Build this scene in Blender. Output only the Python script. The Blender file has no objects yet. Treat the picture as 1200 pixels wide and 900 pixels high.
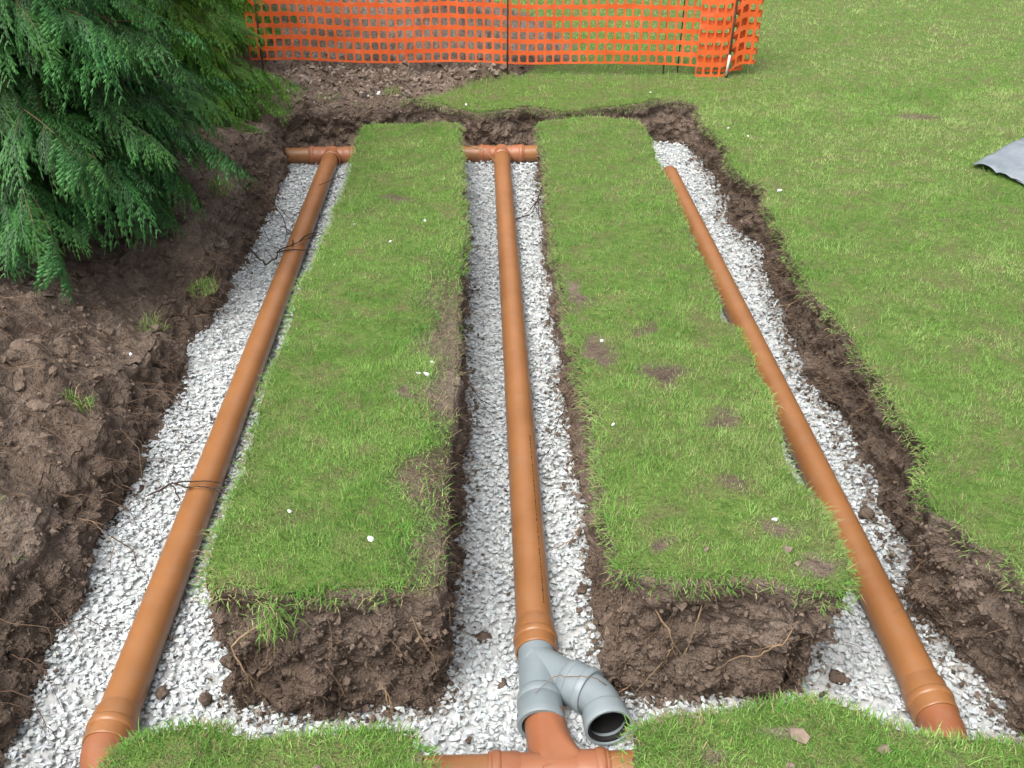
import bpy, bmesh, math, random
import numpy as np
from mathutils import Vector, Matrix

R = math.radians
rnd = random.Random(7)
rs = np.random.RandomState(11)
sc = bpy.context.scene

# ---------------------------------------------------------------- camera, sky, sun, exposure
cam_d = bpy.data.cameras.new('camera'); cam = bpy.data.objects.new('camera', cam_d)
sc.collection.objects.link(cam); sc.camera = cam
cam_d.sensor_width = 36; cam_d.lens = 35; cam_d.clip_start = 0.05; cam_d.clip_end = 2000
CAM_H = 1.75; PITCH = R(31.216); YAW = R(1.805)
cam.location = (0, 0, CAM_H)
cam.rotation_euler = (R(90) - PITCH, 0, -YAW)

SUN_EL, SUN_AZ = R(58), R(214)          # azimuth from +Y towards +X
world = bpy.data.worlds.new('World'); sc.world = world; world.use_nodes = True
wn = world.node_tree
bg = wn.nodes['Background']; sky = wn.nodes.new('ShaderNodeTexSky')
sky.sky_type = 'NISHITA'; sky.sun_disc = False
sky.sun_elevation = SUN_EL; sky.sun_rotation = SUN_AZ
sky.dust_density = 7.0; sky.air_density = 1.0; sky.ozone_density = 1.0
hs = wn.nodes.new('ShaderNodeHueSaturation'); hs.inputs['Saturation'].default_value = .35     # a white overcast sky
wn.links.new(sky.outputs[0], hs.inputs['Color']); wn.links.new(hs.outputs[0], bg.inputs[0]); bg.inputs[1].default_value = 0.15
sun_d = bpy.data.lights.new('sun', 'SUN'); sun_d.energy = 1.3; sun_d.angle = R(45); sun_d.color = (1, .96, .9)
sun = bpy.data.objects.new('sun', sun_d); sc.collection.objects.link(sun)
sdir = Vector((math.sin(SUN_AZ) * math.cos(SUN_EL), math.cos(SUN_AZ) * math.cos(SUN_EL), math.sin(SUN_EL)))
sun.rotation_euler = sdir.to_track_quat('Z', 'Y').to_euler()
sc.view_settings.view_transform = 'Standard'; sc.view_settings.look = 'None'
sc.view_settings.gamma = 1; sc.view_settings.exposure = 1.05
sc.cycles.max_bounces = 6

# ---------------------------------------------------------------- noise
def h3(ix, iy, iz, seed=0):
    with np.errstate(over='ignore'):
        h = (ix.astype(np.int64) * 374761393 + iy.astype(np.int64) * 668265263 + iz.astype(np.int64) * 2147483647 + seed * 974711) & 0xffffffff
        h = ((h ^ (h >> 13)) * 1274126177) & 0xffffffff
        h = h ^ (h >> 16)
    return (h & 0xffffff) / float(0xffffff)

def vnoise(p, seed=0):
    i = np.floor(p).astype(np.int64); f = p - i; f = f * f * (3 - 2 * f)
    out = 0
    for dx in (0, 1):
        wx = f[:, 0] if dx else 1 - f[:, 0]
        for dy in (0, 1):
            wy = f[:, 1] if dy else 1 - f[:, 1]
            for dz in (0, 1):
                wz = f[:, 2] if dz else 1 - f[:, 2]
                out = out + wx * wy * wz * h3(i[:, 0] + dx, i[:, 1] + dy, i[:, 2] + dz, seed)
    return out * 2 - 1

def fbm(p, octv=3, seed=0, gain=.5):
    a, s, t = 1.0, 0, 0
    for k in range(octv):
        s = s + a * vnoise(p * (2.03 ** k), seed + k * 17); t += a; a *= gain
    return s / t

def worley(p, seed=0):
    i = np.floor(p).astype(np.int64); best = np.full(len(p), 9.0)
    for dx in (-1, 0, 1):
        for dy in (-1, 0, 1):
            for dz in (-1, 0, 1):
                c = i + np.array((dx, dy, dz))
                q = c + np.stack([h3(c[:, 0], c[:, 1], c[:, 2], seed + k) for k in (1, 2, 3)], 1)
                best = np.minimum(best, ((q - p) ** 2).sum(1))
    return np.sqrt(best)

def n2(x, y, scale, seed=0, octv=3):
    x = np.asarray(x, float); y = np.asarray(y, float)
    p = np.stack([x.ravel() / scale, y.ravel() / scale, np.full(x.size, .37)], 1)
    return fbm(p, octv, seed).reshape(x.shape)

def sstep(a, b, x):
    t = np.clip((x - a) / (b - a), 0, 1); return t * t * (3 - 2 * t)

# ---------------------------------------------------------------- mesh helpers
def link(o, parent=None):
    sc.collection.objects.link(o)
    if parent is not None: o.parent = parent
    return o

def np_mesh(name, v, faces, mat=None, smooth=False, col=None, attrs=None):
    """faces: (n,3) or (n,4) array, or a list of such arrays"""
    v = np.asarray(v, np.float32); fs = faces if isinstance(faces, list) else [faces]
    fs = [np.asarray(f, np.int32) for f in fs if len(f)]
    me = bpy.data.meshes.new(name)
    nl = sum(f.size for f in fs); nf = sum(len(f) for f in fs)
    me.vertices.add(len(v)); me.vertices.foreach_set('co', v.ravel())
    me.loops.add(nl); me.loops.foreach_set('vertex_index', np.concatenate([f.ravel() for f in fs]))
    me.polygons.add(nf)
    tot = np.concatenate([np.full(len(f), f.shape[1], np.int32) for f in fs])
    st = np.concatenate([[0], np.cumsum(tot)[:-1]]).astype(np.int32)
    me.polygons.foreach_set('loop_start', st)
    me.polygons.foreach_set('use_smooth', np.full(nf, smooth))
    me.update(calc_edges=True)
    if col is not None:
        a = me.attributes.new('Col', 'FLOAT_COLOR', 'POINT')
        c = np.ones((len(v), 4), np.float32); c[:, :3] = col; a.data.foreach_set('color', c.ravel())
    for k, x in (attrs or {}).items():
        a = me.attributes.new(k, 'FLOAT', 'POINT'); a.data.foreach_set('value', np.asarray(x, np.float32))
    if mat is not None: me.materials.append(mat)
    return me

def obj(name, me, parent=None, loc=None):
    o = bpy.data.objects.new(name, me); link(o, parent)
    if loc is not None: o.location = loc
    return o

def tag(o, label=None, cat=None, group=None, kind=None):
    if label: o['label'] = label
    if cat: o['category'] = cat
    if group: o['group'] = group
    if kind: o['kind'] = kind
    return o

def thing(name, label, cat, loc=(0, 0, 0), group=None):
    o = bpy.data.objects.new(name, None); o.empty_display_size = .1; link(o); o.location = loc
    return tag(o, label, cat, group)

class MB:
    def __init__(s): s.v = []; s.q = []; s.t = []; s.n = 0; s.c = []
    def add(s, v, q=None, t=None, col=None):
        v = np.asarray(v, float)
        if q is not None and len(q): s.q.append(np.asarray(q) + s.n)
        if t is not None and len(t): s.t.append(np.asarray(t) + s.n)
        s.v.append(v); s.n += len(v)
        if col is not None: s.c.append(np.broadcast_to(np.asarray(col, float), (len(v), 3)))
    def mesh(s, name, mat, smooth=True):
        f = ([np.concatenate(s.q)] if s.q else []) + ([np.concatenate(s.t)] if s.t else [])
        return np_mesh(name, np.concatenate(s.v), f, mat, smooth, np.concatenate(s.c) if s.c else None)

def sweep(path, rad, segs=24, cap=False, up=(0, 0, 1)):
    path = np.asarray(path, float); n = len(path)
    rad = np.broadcast_to(np.asarray(rad, float), (n,))
    tan = np.gradient(path, axis=0)
    tan /= np.linalg.norm(tan, axis=1, keepdims=True) + 1e-12
    u = np.asarray(up, float)
    if abs(np.dot(u, tan[0])) > .95: u = np.array((1., .1, 0))
    v = []
    a = np.linspace(0, 2 * math.pi, segs, endpoint=False)
    for i in range(n):
        u = u - tan[i] * np.dot(u, tan[i]); u /= np.linalg.norm(u) + 1e-12
        w = np.cross(tan[i], u)
        v.append(path[i] + rad[i] * (np.cos(a)[:, None] * u + np.sin(a)[:, None] * w))
    v = np.concatenate(v)
    i, j = np.meshgrid(np.arange(n - 1), np.arange(segs), indexing='ij')
    k = (j + 1) % segs
    q = np.stack([i * segs + j, i * segs + k, (i + 1) * segs + k, (i + 1) * segs + j], -1).reshape(-1, 4)
    t = None
    if cap:
        c0 = len(v); v = np.concatenate([v, path[:1], path[-1:]])
        jj = np.arange(segs); kk = (jj + 1) % segs
        t = np.concatenate([np.stack([np.full(segs, c0), kk, jj], 1), np.stack([np.full(segs, c0 + 1), (n - 1) * segs + jj, (n - 1) * segs + kk], 1)])
    return v, q, t

def lathe(a, d, prof, segs=40):
    """profile (s, r) along direction d from point a"""
    a = np.asarray(a, float); d = np.asarray(d, float); d /= np.linalg.norm(d)
    u = np.array((0, 0, 1.)) if abs(d[2]) < .9 else np.array((1., 0, 0))
    u = u - d * np.dot(u, d); u /= np.linalg.norm(u); w = np.cross(d, u)
    ang = np.linspace(0, 2 * math.pi, segs, endpoint=False)
    ring = np.cos(ang)[:, None] * u + np.sin(ang)[:, None] * w
    v = np.concatenate([a + d * s + r * ring for s, r in prof]); n = len(prof)
    i, j = np.meshgrid(np.arange(n - 1), np.arange(segs), indexing='ij'); k = (j + 1) % segs
    q = np.stack([i * segs + j, i * segs + k, (i + 1) * segs + k, (i + 1) * segs + j], -1).reshape(-1, 4)
    return v, q

# ---------------------------------------------------------------- materials
def mat_new(name, rough=.8, spec=.3):
    m = bpy.data.materials.new(name); m.use_nodes = True
    nt = m.node_tree; b = nt.nodes['Principled BSDF']
    b.inputs['Roughness'].default_value = rough; b.inputs['Specular IOR Level'].default_value = spec
    return m, nt, b

def N(nt, t, **k):
    n = nt.nodes.new(t)
    for a, b in k.items(): setattr(n, a, b)
    return n

def noise_node(nt, scale, detail=4, rough=.55, vec=None):
    n = N(nt, 'ShaderNodeTexNoise'); n.inputs['Scale'].default_value = scale
    n.inputs['Detail'].default_value = detail; n.inputs['Roughness'].default_value = rough
    if vec is not None: nt.links.new(vec, n.inputs['Vector'])
    return n

def ramp(nt, fac, stops):
    r = N(nt, 'ShaderNodeValToRGB'); e = r.color_ramp.elements
    while len(e) < len(stops): e.new(.5)
    for el, (p, c) in zip(e, stops): el.position = p; el.color = (*c, 1)
    nt.links.new(fac, r.inputs[0]); return r.outputs[0]

def mixc(nt, fac, a, b, mode='MIX'):
    m = N(nt, 'ShaderNodeMix', data_type='RGBA', blend_type=mode)
    if isinstance(fac, float): m.inputs[0].default_value = fac
    else: nt.links.new(fac, m.inputs[0])
    for s, i in ((a, 6), (b, 7)):
        if isinstance(s, tuple): m.inputs[i].default_value = (*s, 1)
        else: nt.links.new(s, m.inputs[i])
    return m.outputs[2]

def bump(nt, b, h, strength, dist, prev=None):
    n = N(nt, 'ShaderNodeBump'); n.inputs['Strength'].default_value = strength; n.inputs['Distance'].default_value = dist
    nt.links.new(h, n.inputs['Height'])
    if prev is not None: nt.links.new(prev, n.inputs['Normal'])
    nt.links.new(n.outputs[0], b.inputs['Normal']); return n.outputs[0]

def soil_color(nt, pos):
    a = noise_node(nt, 2.2, 5, .6, pos); c = noise_node(nt, 38, 5, .65, pos)
    base = ramp(nt, a.outputs[0], [(.3, (.083, .060, .046)), (.5, (.132, .099, .077)), (.72, (.190, .150, .122))])
    fine = ramp(nt, c.outputs[0], [(.25, (.55, .52, .5)), (.5, (1, 1, 1)), (.75, (1.35, 1.34, 1.32))])
    return mixc(nt, 1.0, base, fine, 'MULTIPLY')

def make_ground_mat():
    m, nt, b = mat_new('soil_and_turf', .95, .15)
    g = N(nt, 'ShaderNodeNewGeometry'); pos = g.outputs['Position']
    soil = soil_color(nt, pos)
    t = noise_node(nt, 25, 4, .6, pos)
    turf = ramp(nt, t.outputs[0], [(.3, (.062, .108, .022)), (.55, (.102, .170, .036)), (.75, (.155, .178, .062))])
    pn = noise_node(nt, 8, 4, .6, pos)                       # thin places where dead thatch shows
    th_ = ramp(nt, pn.outputs[0], [(.46, (0, 0, 0)), (.65, (.7, .7, .7))]); sp = N(nt, 'ShaderNodeSeparateColor'); nt.links.new(th_, sp.inputs[0])
    turf = mixc(nt, sp.outputs[0], turf, (.135, .115, .060))
    at = N(nt, 'ShaderNodeAttribute', attribute_name='soil')
    nt.links.new(mixc(nt, at.outputs['Fac'], turf, soil), b.inputs['Base Color'])
    h1 = noise_node(nt, 70, 5, .65, pos); v = N(nt, 'ShaderNodeTexVoronoi'); v.inputs['Scale'].default_value = 55
    nt.links.new(pos, v.inputs['Vector'])
    v2 = N(nt, 'ShaderNodeTexVoronoi'); v2.inputs['Scale'].default_value = 150; nt.links.new(pos, v2.inputs['Vector'])
    h3_ = noise_node(nt, 260, 3, .6, pos)
    p = bump(nt, b, h1.outputs[0], .9, .016)
    p = bump(nt, b, v.outputs['Distance'], .7, .010, p)
    p = bump(nt, b, v2.outputs['Distance'], .8, .005, p)
    bump(nt, b, h3_.outputs[0], .8, .003, p)
    return m

def make_clod_mat():
    m, nt, b = mat_new('soil_clod', .95, .15)
    g = N(nt, 'ShaderNodeNewGeometry'); pos = g.outputs['Position']
    at = N(nt, 'ShaderNodeAttribute', attribute_name='Col')
    nt.links.new(mixc(nt, 1.0, soil_color(nt, pos), at.outputs['Color'], 'MULTIPLY'), b.inputs['Base Color'])
    p = bump(nt, b, noise_node(nt, 90, 4, .6, pos).outputs[0], .9, .010)
    bump(nt, b, noise_node(nt, 260, 4, .6, pos).outputs[0], .8, .004, p)
    return m

def make_attr_mat(name, rough, spec, trans=0, nscale=None, bumpd=0):
    m, nt, b = mat_new(name, rough, spec)
    at = N(nt, 'ShaderNodeAttribute', attribute_name='Col')
    c = at.outputs['Color']
    if nscale:
        g = N(nt, 'ShaderNodeNewGeometry'); n = noise_node(nt, nscale, 4, .6, g.outputs['Position'])
        c = mixc(nt, 1.0, c, ramp(nt, n.outputs[0], [(.3, (.72, .72, .72)), (.7, (1.2, 1.2, 1.2))]), 'MULTIPLY')
        if bumpd: bump(nt, b, n.outputs[0], .5, bumpd)
    nt.links.new(c, b.inputs['Base Color'])
    if trans:
        out = nt.nodes['Material Output']; tr = N(nt, 'ShaderNodeBsdfTranslucent'); mx = N(nt, 'ShaderNodeMixShader')
        nt.links.new(c, tr.inputs[0]); mx.inputs[0].default_value = trans
        nt.links.new(b.outputs[0], mx.inputs[1]); nt.links.new(tr.outputs[0], mx.inputs[2]); nt.links.new(mx.outputs[0], out.inputs[0])
    return m

def make_plastic(name, c1, c2, rough, spec=.45, dust=(.20, .15, .11), dustamt=.38):
    m, nt, b = mat_new(name, rough, spec)
    g = N(nt, 'ShaderNodeNewGeometry'); pos = g.outputs['Position']
    n = noise_node(nt, 5, 6, .65, pos)
    c = ramp(nt, n.outputs[0], [(.35, c1), (.65, c2)])
    d = noise_node(nt, 17, 6, .7, pos)
    f = ramp(nt, d.outputs[0], [(.52, (0, 0, 0)), (.8, (dustamt,) * 3)])
    sx = N(nt, 'ShaderNodeSeparateColor'); nt.links.new(f, sx.inputs[0])
    nt.links.new(mixc(nt, sx.outputs[0], c, dust), b.inputs['Base Color'])
    r = N(nt, 'ShaderNodeMapRange'); r.inputs['To Min'].default_value = rough - .06; r.inputs['To Max'].default_value = rough + .2
    nt.links.new(d.outputs[0], r.inputs[0]); nt.links.new(r.outputs[0], b.inputs['Roughness'])
    bump(nt, b, noise_node(nt, 40, 3, .5, pos).outputs[0], .06, .004)
    return m

M_ground = make_ground_mat(); M_clod = make_clod_mat()
M_grass = make_attr_mat('grass_blade', .65, .25, .35)
M_stone = make_attr_mat('limestone', .85, .25, 0, 60, .004)
M_leaf = make_attr_mat('conifer_scale', .5, .3, .2)
M_root = make_attr_mat('root_bark', .85, .2, 0, 90, .002)
M_pipe = make_plastic('terracotta_pvc', (.222, .095, .033), (.270, .120, .045), .30)
M_fit = make_plastic('reddish_pvc', (.235, .084, .036), (.275, .108, .050), .38, dustamt=.4)
M_grey = make_plastic('grey_pvc', (.165, .200, .215), (.205, .24, .255), .36, dust=(.26, .26, .25), dustamt=.35)
M_black, _, _b = mat_new('black_rubber_and_shade', .6, .3); _b.inputs['Base Color'].default_value = (.012, .012, .012, 1)  # seal rubber, print, and the shade painted inside the open bend
M_net = make_plastic('orange_net', (.48, .072, .012), (.56, .098, .018), .5, .4, dust=(.5, .3, .2), dustamt=.3)
M_rod = make_plastic('rusty_rod', (.05, .03, .022), (.11, .06, .04), .75, .3)
M_pale, _, _b = mat_new('pale_wood', .7, .3); _b.inputs['Base Color'].default_value = (.5, .47, .42, 1)
M_sheet = make_plastic('grey_polythene', (.12, .145, .17), (.19, .215, .24), .42, .5, dust=(.38, .38, .36), dustamt=.5)
M_bark = make_attr_mat('bark', .9, .15, 0, 30, .004)

# ---------------------------------------------------------------- plan of the dig (metres)
LLIP = [(-1.34, 6.40), (-1.36, 6.15), (-1.39, 5.695), (-1.36, 5.217), (-1.41, 4.75), (-1.36, 4.45), (-1.43, 4.071), (-1.36, 3.623), (-1.41, 3.25), (-1.35, 2.95), (-1.42, 2.65),
        (-1.37, 2.35), (-1.44, 2.061), (-1.38, 1.834), (-1.40, 1.60)]
NEAR = [(-1.28, 1.40), (-1.05, 1.31), (-.88, 1.31), (-.80, 1.42), (-.764, 1.475), (-.602, 1.485), (-.451, 1.465), (-.268, 1.47), (-.17, 1.44),
        (-.134, 1.34), (-.13, 1.10), (.27, 1.10), (.285, 1.344), (.314, 1.452), (.422, 1.483), (.575, 1.495), (.734, 1.516), (.823, 1.494), (.9, 1.445), (1.014, 1.403), (1.15, 1.377), (1.30, 1.40)]
RLIP = [(1.41, 1.55), (1.39, 1.80), (1.374, 1.978), (1.310, 2.02), (1.301, 2.129), (1.262, 2.18), (1.30, 2.337), (1.367, 2.492), (1.36, 2.709), (1.375, 3.055),
        (1.375, 3.289), (1.362, 3.758), (1.414, 4.293), (1.449, 4.71), (1.514, 5.048), (1.436, 5.244), (1.426, 5.517), (1.501, 6.019), (1.46, 6.366), (1.50, 6.80)]
BACK = [(1.45, 6.95), (1.247, 7.0), (.798, 6.80), (.569, 6.72), (.333, 6.84), (.079, 6.74), (-.059, 6.70), (-.212, 6.82), (-.40, 6.98), (-.60, 6.86), (-.776, 6.812), (-1.0, 6.80), (-1.242, 6.80), (-1.36, 6.72), (-1.36, 6.50)]
HOLE = LLIP + NEAR + RLIP + BACK
LSTRIP = [(-.752, 6.40), (-.752, 5.766), (-.736, 4.985), (-.748, 4.259), (-.772, 3.691), (-.745, 3.303), (-.751, 3.037), (-.75, 2.747), (-.74, 2.496), (-.737, 2.276), (-.736, 2.083), (-.725, 1.925),
          (-.583, 1.886), (-.414, 1.890), (-.264, 1.895), (-.135, 1.93), (-.111, 1.99), (-.113, 2.215), (-.108, 2.672), (-.093, 3.143), (-.093, 3.843), (-.103, 4.7), (-.117, 5.408), (-.154, 6.40), (-.30, 6.46), (-.55, 6.43)]
RSTRIP = [(.383, 6.42), (.382, 5.726), (.339, 4.684), (.338, 3.829), (.333, 3.267), (.347, 2.821), (.337, 2.46), (.329, 2.201), (.325, 1.97), (.36, 1.945), (.502, 1.931), (.656, 1.926), (.815, 1.872), (.905, 1.85),
          (.928, 1.87), (.955, 2.028), (.965, 2.18), (.925, 2.349), (.925, 2.536), (.955, 2.72), (.968, 2.9), (.945, 3.0), (.985, 3.12), (.985, 3.354), (.935, 3.45), (.970, 3.807), (.985, 4.199), (.995, 4.661), (1.018, 5.138), (1.015, 5.531), (1.045, 6.0), (1.03, 6.50), (.85, 6.56), (.727, 6.58), (.55, 6.52)]
PIPE_Z = -.42; GRAVEL_Z = -.465
XL, XC, XR = -1.012, .136, 1.209

def resample(poly, step, wob, seed):
    p = np.array(poly + poly[:1], float)
    # catmull-rom, closed
    q = np.array(poly, float); n = len(q); out = []
    for i in range(n):
        p0, p1, p2, p3 = q[i - 1], q[i], q[(i + 1) % n], q[(i + 2) % n]
        m = max(2, int(np.linalg.norm(p2 - p1) / step))
        t = (np.arange(m) / m)[:, None]
        k = .35
        m1, m2 = (p2 - p0) * k, (p3 - p1) * k
        L = np.linalg.norm(p2 - p1)
        for mm in (m1, m2):
            l = np.linalg.norm(mm)
            if l > L: mm *= L / l
        out.append((2 * t ** 3 - 3 * t ** 2 + 1) * p1 + (t ** 3 - 2 * t ** 2 + t) * m1 + (-2 * t ** 3 + 3 * t ** 2) * p2 + (t ** 3 - t ** 2) * m2)
    c = np.concatenate(out)
    tan = np.roll(c, -2, 0) - np.roll(c, 2, 0); tan /= np.linalg.norm(tan, axis=1, keepdims=True) + 1e-9
    nor = np.stack([tan[:, 1], -tan[:, 0]], 1)
    wob = wob * np.where((c[:, 0] < -1.15) & (c[:, 1] > 1.55), 1.9, 1.0)
    d = wob * (n2(c[:, 0], c[:, 1], .16, seed, 2) * .9 + n2(c[:, 0], c[:, 1], .05, seed + 5, 2) * .55)
    return c + nor * d[:, None]

def area(c): return .5 * np.sum(c[:, 0] * np.roll(c[:, 1], -1) - np.roll(c[:, 0], -1) * c[:, 1])
P_hole = resample(HOLE, .014, .035, 1); P_l = resample(LSTRIP, .014, .028, 2); P_r = resample(RSTRIP, .014, .028, 3)

RX0, RY0, RST = -1.8, .9, .005; RNX, RNY = 800, 1300
def raster(c):
    m = np.zeros((RNY, RNX), bool); a = c; b = np.roll(c, -1, 0)
    xs = RX0 + (np.arange(RNX) + .5) * RST
    for j in range(RNY):
        y = RY0 + (j + .5) * RST
        k = (a[:, 1] > y) != (b[:, 1] > y)
        if not k.any(): continue
        xc = np.sort(a[k, 0] + (y - a[k, 1]) / (b[k, 1] - a[k, 1]) * (b[k, 0] - a[k, 0]))
        m[j] = (np.searchsorted(xc, xs) % 2) == 1
    return m
MH, ML, MR = raster(P_hole), raster(P_l), raster(P_r)
def look(m, x, y):
    i = np.floor((np.asarray(x) - RX0) / RST).astype(int); j = np.floor((np.asarray(y) - RY0) / RST).astype(int)
    ok = (i >= 0) & (i < RNX) & (j >= 0) & (j < RNY)
    return ok & m[np.clip(j, 0, RNY - 1), np.clip(i, 0, RNX - 1)]

# ---------------------------------------------------------------- ground height and cover
def soil_zone(x, y):
    """1 where the ground is bare spoil, 0 where it is turf"""
    w = n2(x, y, .25, 40, 3) * .16
    left = sstep(-1.02, -1.12, x + w * .35)
    bank = sstep(.08, -.08, x - (-.42 + (y - 7.0) * 1.0) + w) * sstep(6.4, 6.6, y + w)
    far = sstep(10.9, 10.5, y + w) * sstep(.08, -.08, x - (.75 - sstep(9, 10.8, y) * .9) + w)
    bank = np.where(y < 8, bank, far)
    return np.clip(np.maximum(left * (y < 7.3), bank), 0, 1)

def gz(x, y):
    x = np.asarray(x, float); y = np.asarray(y, float)
    z = -.035 * np.clip(y - 1.9, 0, 4.8)
    z = z + n2(x, y, .7, 21, 2) * .016 + n2(x, y, .12, 22, 2) * .006
    so = soil_zone(x, y)
    def g(cx, cy, rx, ry, h): return h * np.exp(-((x - cx) / rx) ** 2 - ((y - cy) / ry) ** 2)
    m = g(-2.05, 3.15, .55, .55, .24) + g(-1.75, 2.5, .35, .5, .08) + g(-1.62, 5.5, .35, .8, .16) + g(-2.1, 1.8, .5, .5, .1)
    m = m - g(-1.55, 4.25, .3, .35, .05)
    m = m - sstep(-2.05, -1.38, x) * (x < -1.0) * (.02 + .20 * sstep(5.0, 3.9, y)) * sstep(6.1, 5.6, y) * sstep(1.35, 1.75, y)
    m = m + g(-.95, 7.5, .8, .45, .07)
    m = m + sstep(.85, -1.2, x) * sstep(8.1, 9.2, y) * sstep(10.9, 9.6, y) * sstep(-3.6, -2.4, x) * .62
    p = np.stack([x.ravel() / .13, y.ravel() / .13, np.zeros(x.size)], 1)
    p2 = p * (.13 / .06) + np.stack([vnoise(p * 2, 3), vnoise(p * 2, 4), p[:, 2]], 1) * .4
    lump = (.55 - worley(p, 5)).reshape(x.shape) * .085 + (.5 - worley(p2, 6)).reshape(x.shape) * .050 + n2(x, y, .30, 23, 3) * .10
    fine = n2(x, y, .045, 24, 2) * .026
    edge = sstep(0, .5, np.abs(x + 1.2) + (y > 6.4) * 1.0) * .6 + .4
    return z + m + so * (lump * edge + fine)

# ---- one ground sheet: fine near the dig, coarser out to the horizon
def axis(lo, hi, step, far, first):
    a = list(np.arange(lo, hi, step)); s = step
    b = []; x = a[-1]
    while x < far: s = min(s * first, far); x += s; b.append(x)
    s = step; c = []; x = lo
    while x > -far: s = min(s * first, far); x -= s; c.append(x)
    return np.array(c[::-1] + a + b)
ax = axis(-2.9, 2.4, .026, 600, 1.22); ay = axis(1.0, 7.9, .028, 600, 1.16)
ax = np.concatenate([ax[ax < -2.4], np.arange(-2.4, -1.1, .017), ax[ax > -1.09]])
ay = np.concatenate([ay[ay < 1.29], np.arange(1.29, 1.57, .010), ay[ay > 1.575]])
GX, GY = np.meshgrid(ax, ay, indexing='ij')
GZ = gz(GX, GY); GS = soil_zone(GX, GY)
# bare worn patches in the turf
def bare(x, y):
    x = np.asarray(x, float); y = np.asarray(y, float)
    x = x + n2(x, y, .14, 33, 2) * .09; y = y + n2(x, y, .14, 34, 2) * .09
    b = np.zeros_like(np.asarray(x, float))
    for cx, cy, rx, ry in ((.63, 3.02, .10, .11), (.60, 3.36, .10, .07), (.40, 3.2, .08, .16), (.44, 2.1, .05, .05), (.80, 2.12, .09, .06), (.85, 1.98, .1, .05),
                           (.78, 2.72, .07, .07), (.72, 2.3, .05, .05), (-.45, 4.9, .08, .10), (-.25, 2.9, .08, .07), (2.9, 6.5, .22, .12),
                           (.62, 1.40, .12, .04), (.98, 1.32, .06, .04), (-.16, 1.39, .05, .05), (.45, 1.36, .05, .03), (.37, 3.75, .05, .2)):
        b = np.maximum(b, np.exp(-((x - cx) / rx) ** 2 - ((y - cy) / ry) ** 2))
    return np.clip(b * 1.15 + n2(x, y, .07, 31, 3) * .70 + n2(x, y, .35, 32, 2) * .22 - .40, 0, 1)
def shelf(x, y):      # worn soil shelf on the right edge of the left strip
    return sstep(-.30, -.17, x + n2(x, y, .22, 44, 3) * .16) * sstep(4.6, 3.4, y) * sstep(.2, .0, x) * .95
GS2 = np.maximum(GS, sstep(.15, .6, bare(GX, GY)))
idx = np.arange(GX.size).reshape(GX.shape)
inh = look(MH, GX, GY)
keep = ~(inh[:-1, :-1] | inh[1:, :-1] | inh[:-1, 1:] | inh[1:, 1:])
Q = np.stack([idx[:-1, :-1], idx[1:, :-1], idx[1:, 1:], idx[:-1, 1:]], -1)[keep]
gm = np_mesh('ground', np.stack([GX, GY, GZ], -1).reshape(-1, 3), Q, M_ground, False, attrs={'soil': GS2.ravel()})
ground = tag(obj('ground', gm), 'lawn and bare spoil sheet around the dug trenches', kind='structure')

# ---- trench walls: ribbons round each outline
WALL_PTS = []
def wall(c, into, depth_z, uc, flange, seed, gz=gz):
    """c closed polyline, into = +1/-1 so that nor*into points into the trench"""
    tan = np.roll(c, -3, 0) - np.roll(c, 3, 0); tan /= np.linalg.norm(tan, axis=1, keepdims=True) + 1e-9
    nor = np.stack([tan[:, 1], -tan[:, 0]], 1) * into
    for _ in range(3): nor = (np.roll(nor, 1, 0) + nor + np.roll(nor, -1, 0)) / 3
    nor /= np.linalg.norm(nor, axis=1, keepdims=True)
    n = len(c); rows = []; soil = []
    fl = np.array([-flange, -flange * .6, -flange * .3, -.008])
    u = uc(c[:, 0], c[:, 1])
    ztop = gz(c[:, 0], c[:, 1])
    for f in fl:
        q = c + nor * f
        z = gz(q[:, 0], q[:, 1]) - .004 - (.003 if f > -.02 else 0)
        s = np.maximum(soil_zone(q[:, 0], q[:, 1]), .25 + .5 * (f > -.02)) 
        rows.append(np.column_stack([q, z])); soil.append(s)
    K = 42
    for k in range(K):
        t = (k + 1) / K
        z = (ztop - .009) * (1 - t) + depth_z * t
        off = u * np.where(u > .06, 1 - (1 - t) ** 1.7, t ** .8) + .012 * math.sin(min(1, t * 6) * math.pi / 2)
        q3 = np.column_stack([c + nor * off[:, None], z])
        a = min(1, t * 5)
        wq = q3 + np.stack([vnoise(q3 / .05, seed + 30 + m_) for m_ in range(3)], 1) * .018
        d = fbm(q3 / .17, 3, seed) * .045 + (.5 - worley(wq / .085, seed + 3)) * .062 + (.5 - worley(wq / .038, seed + 9)) * .030 + (.5 - worley(wq / .019, seed + 19)) * .011
        d = d * a - .030 * a
        q3[:, :2] += nor * d[:, None]; q3[:, 2] += (fbm(q3 / .05, 2, seed + 7) * .012 + d * .25) * a
        rows.append(q3); soil.append(np.full(n, 1.0))
        if k > 2: WALL_PTS.append(np.column_stack([q3, nor]))
    v = np.concatenate(rows); m = len(rows)
    i, j = np.meshgrid(np.arange(m - 1), np.arange(n), indexing='ij'); k = (j + 1) % n
    q = np.stack([i * n + j, i * n + k, (i + 1) * n + k, (i + 1) * n + j], -1).reshape(-1, 4)
    return v, q, np.concatenate(soil)

def uc_hole(x, y):
    u = np.full(x.shape, .03)
    u = np.where((x < -1.2) & (y > 1.45), np.clip(-1.235 - x, .05, .25) - .02, u)
    u = np.where(x > 1.2, -.038, u)
    u = np.where((y < 1.6), -.02, u)
    return np.where(y > 6.6, .05, u)
def uc_l(x, y): return np.where(x > -.2, .012, np.where(y < 2.0, .0, -.02))
def uc_r(x, y): return np.where((x > .8) & (y < 2.4), -.10, np.where(x > .8, -.05, .01)) + np.where((y < 2.0) & (x < .8), .02, 0)

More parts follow.
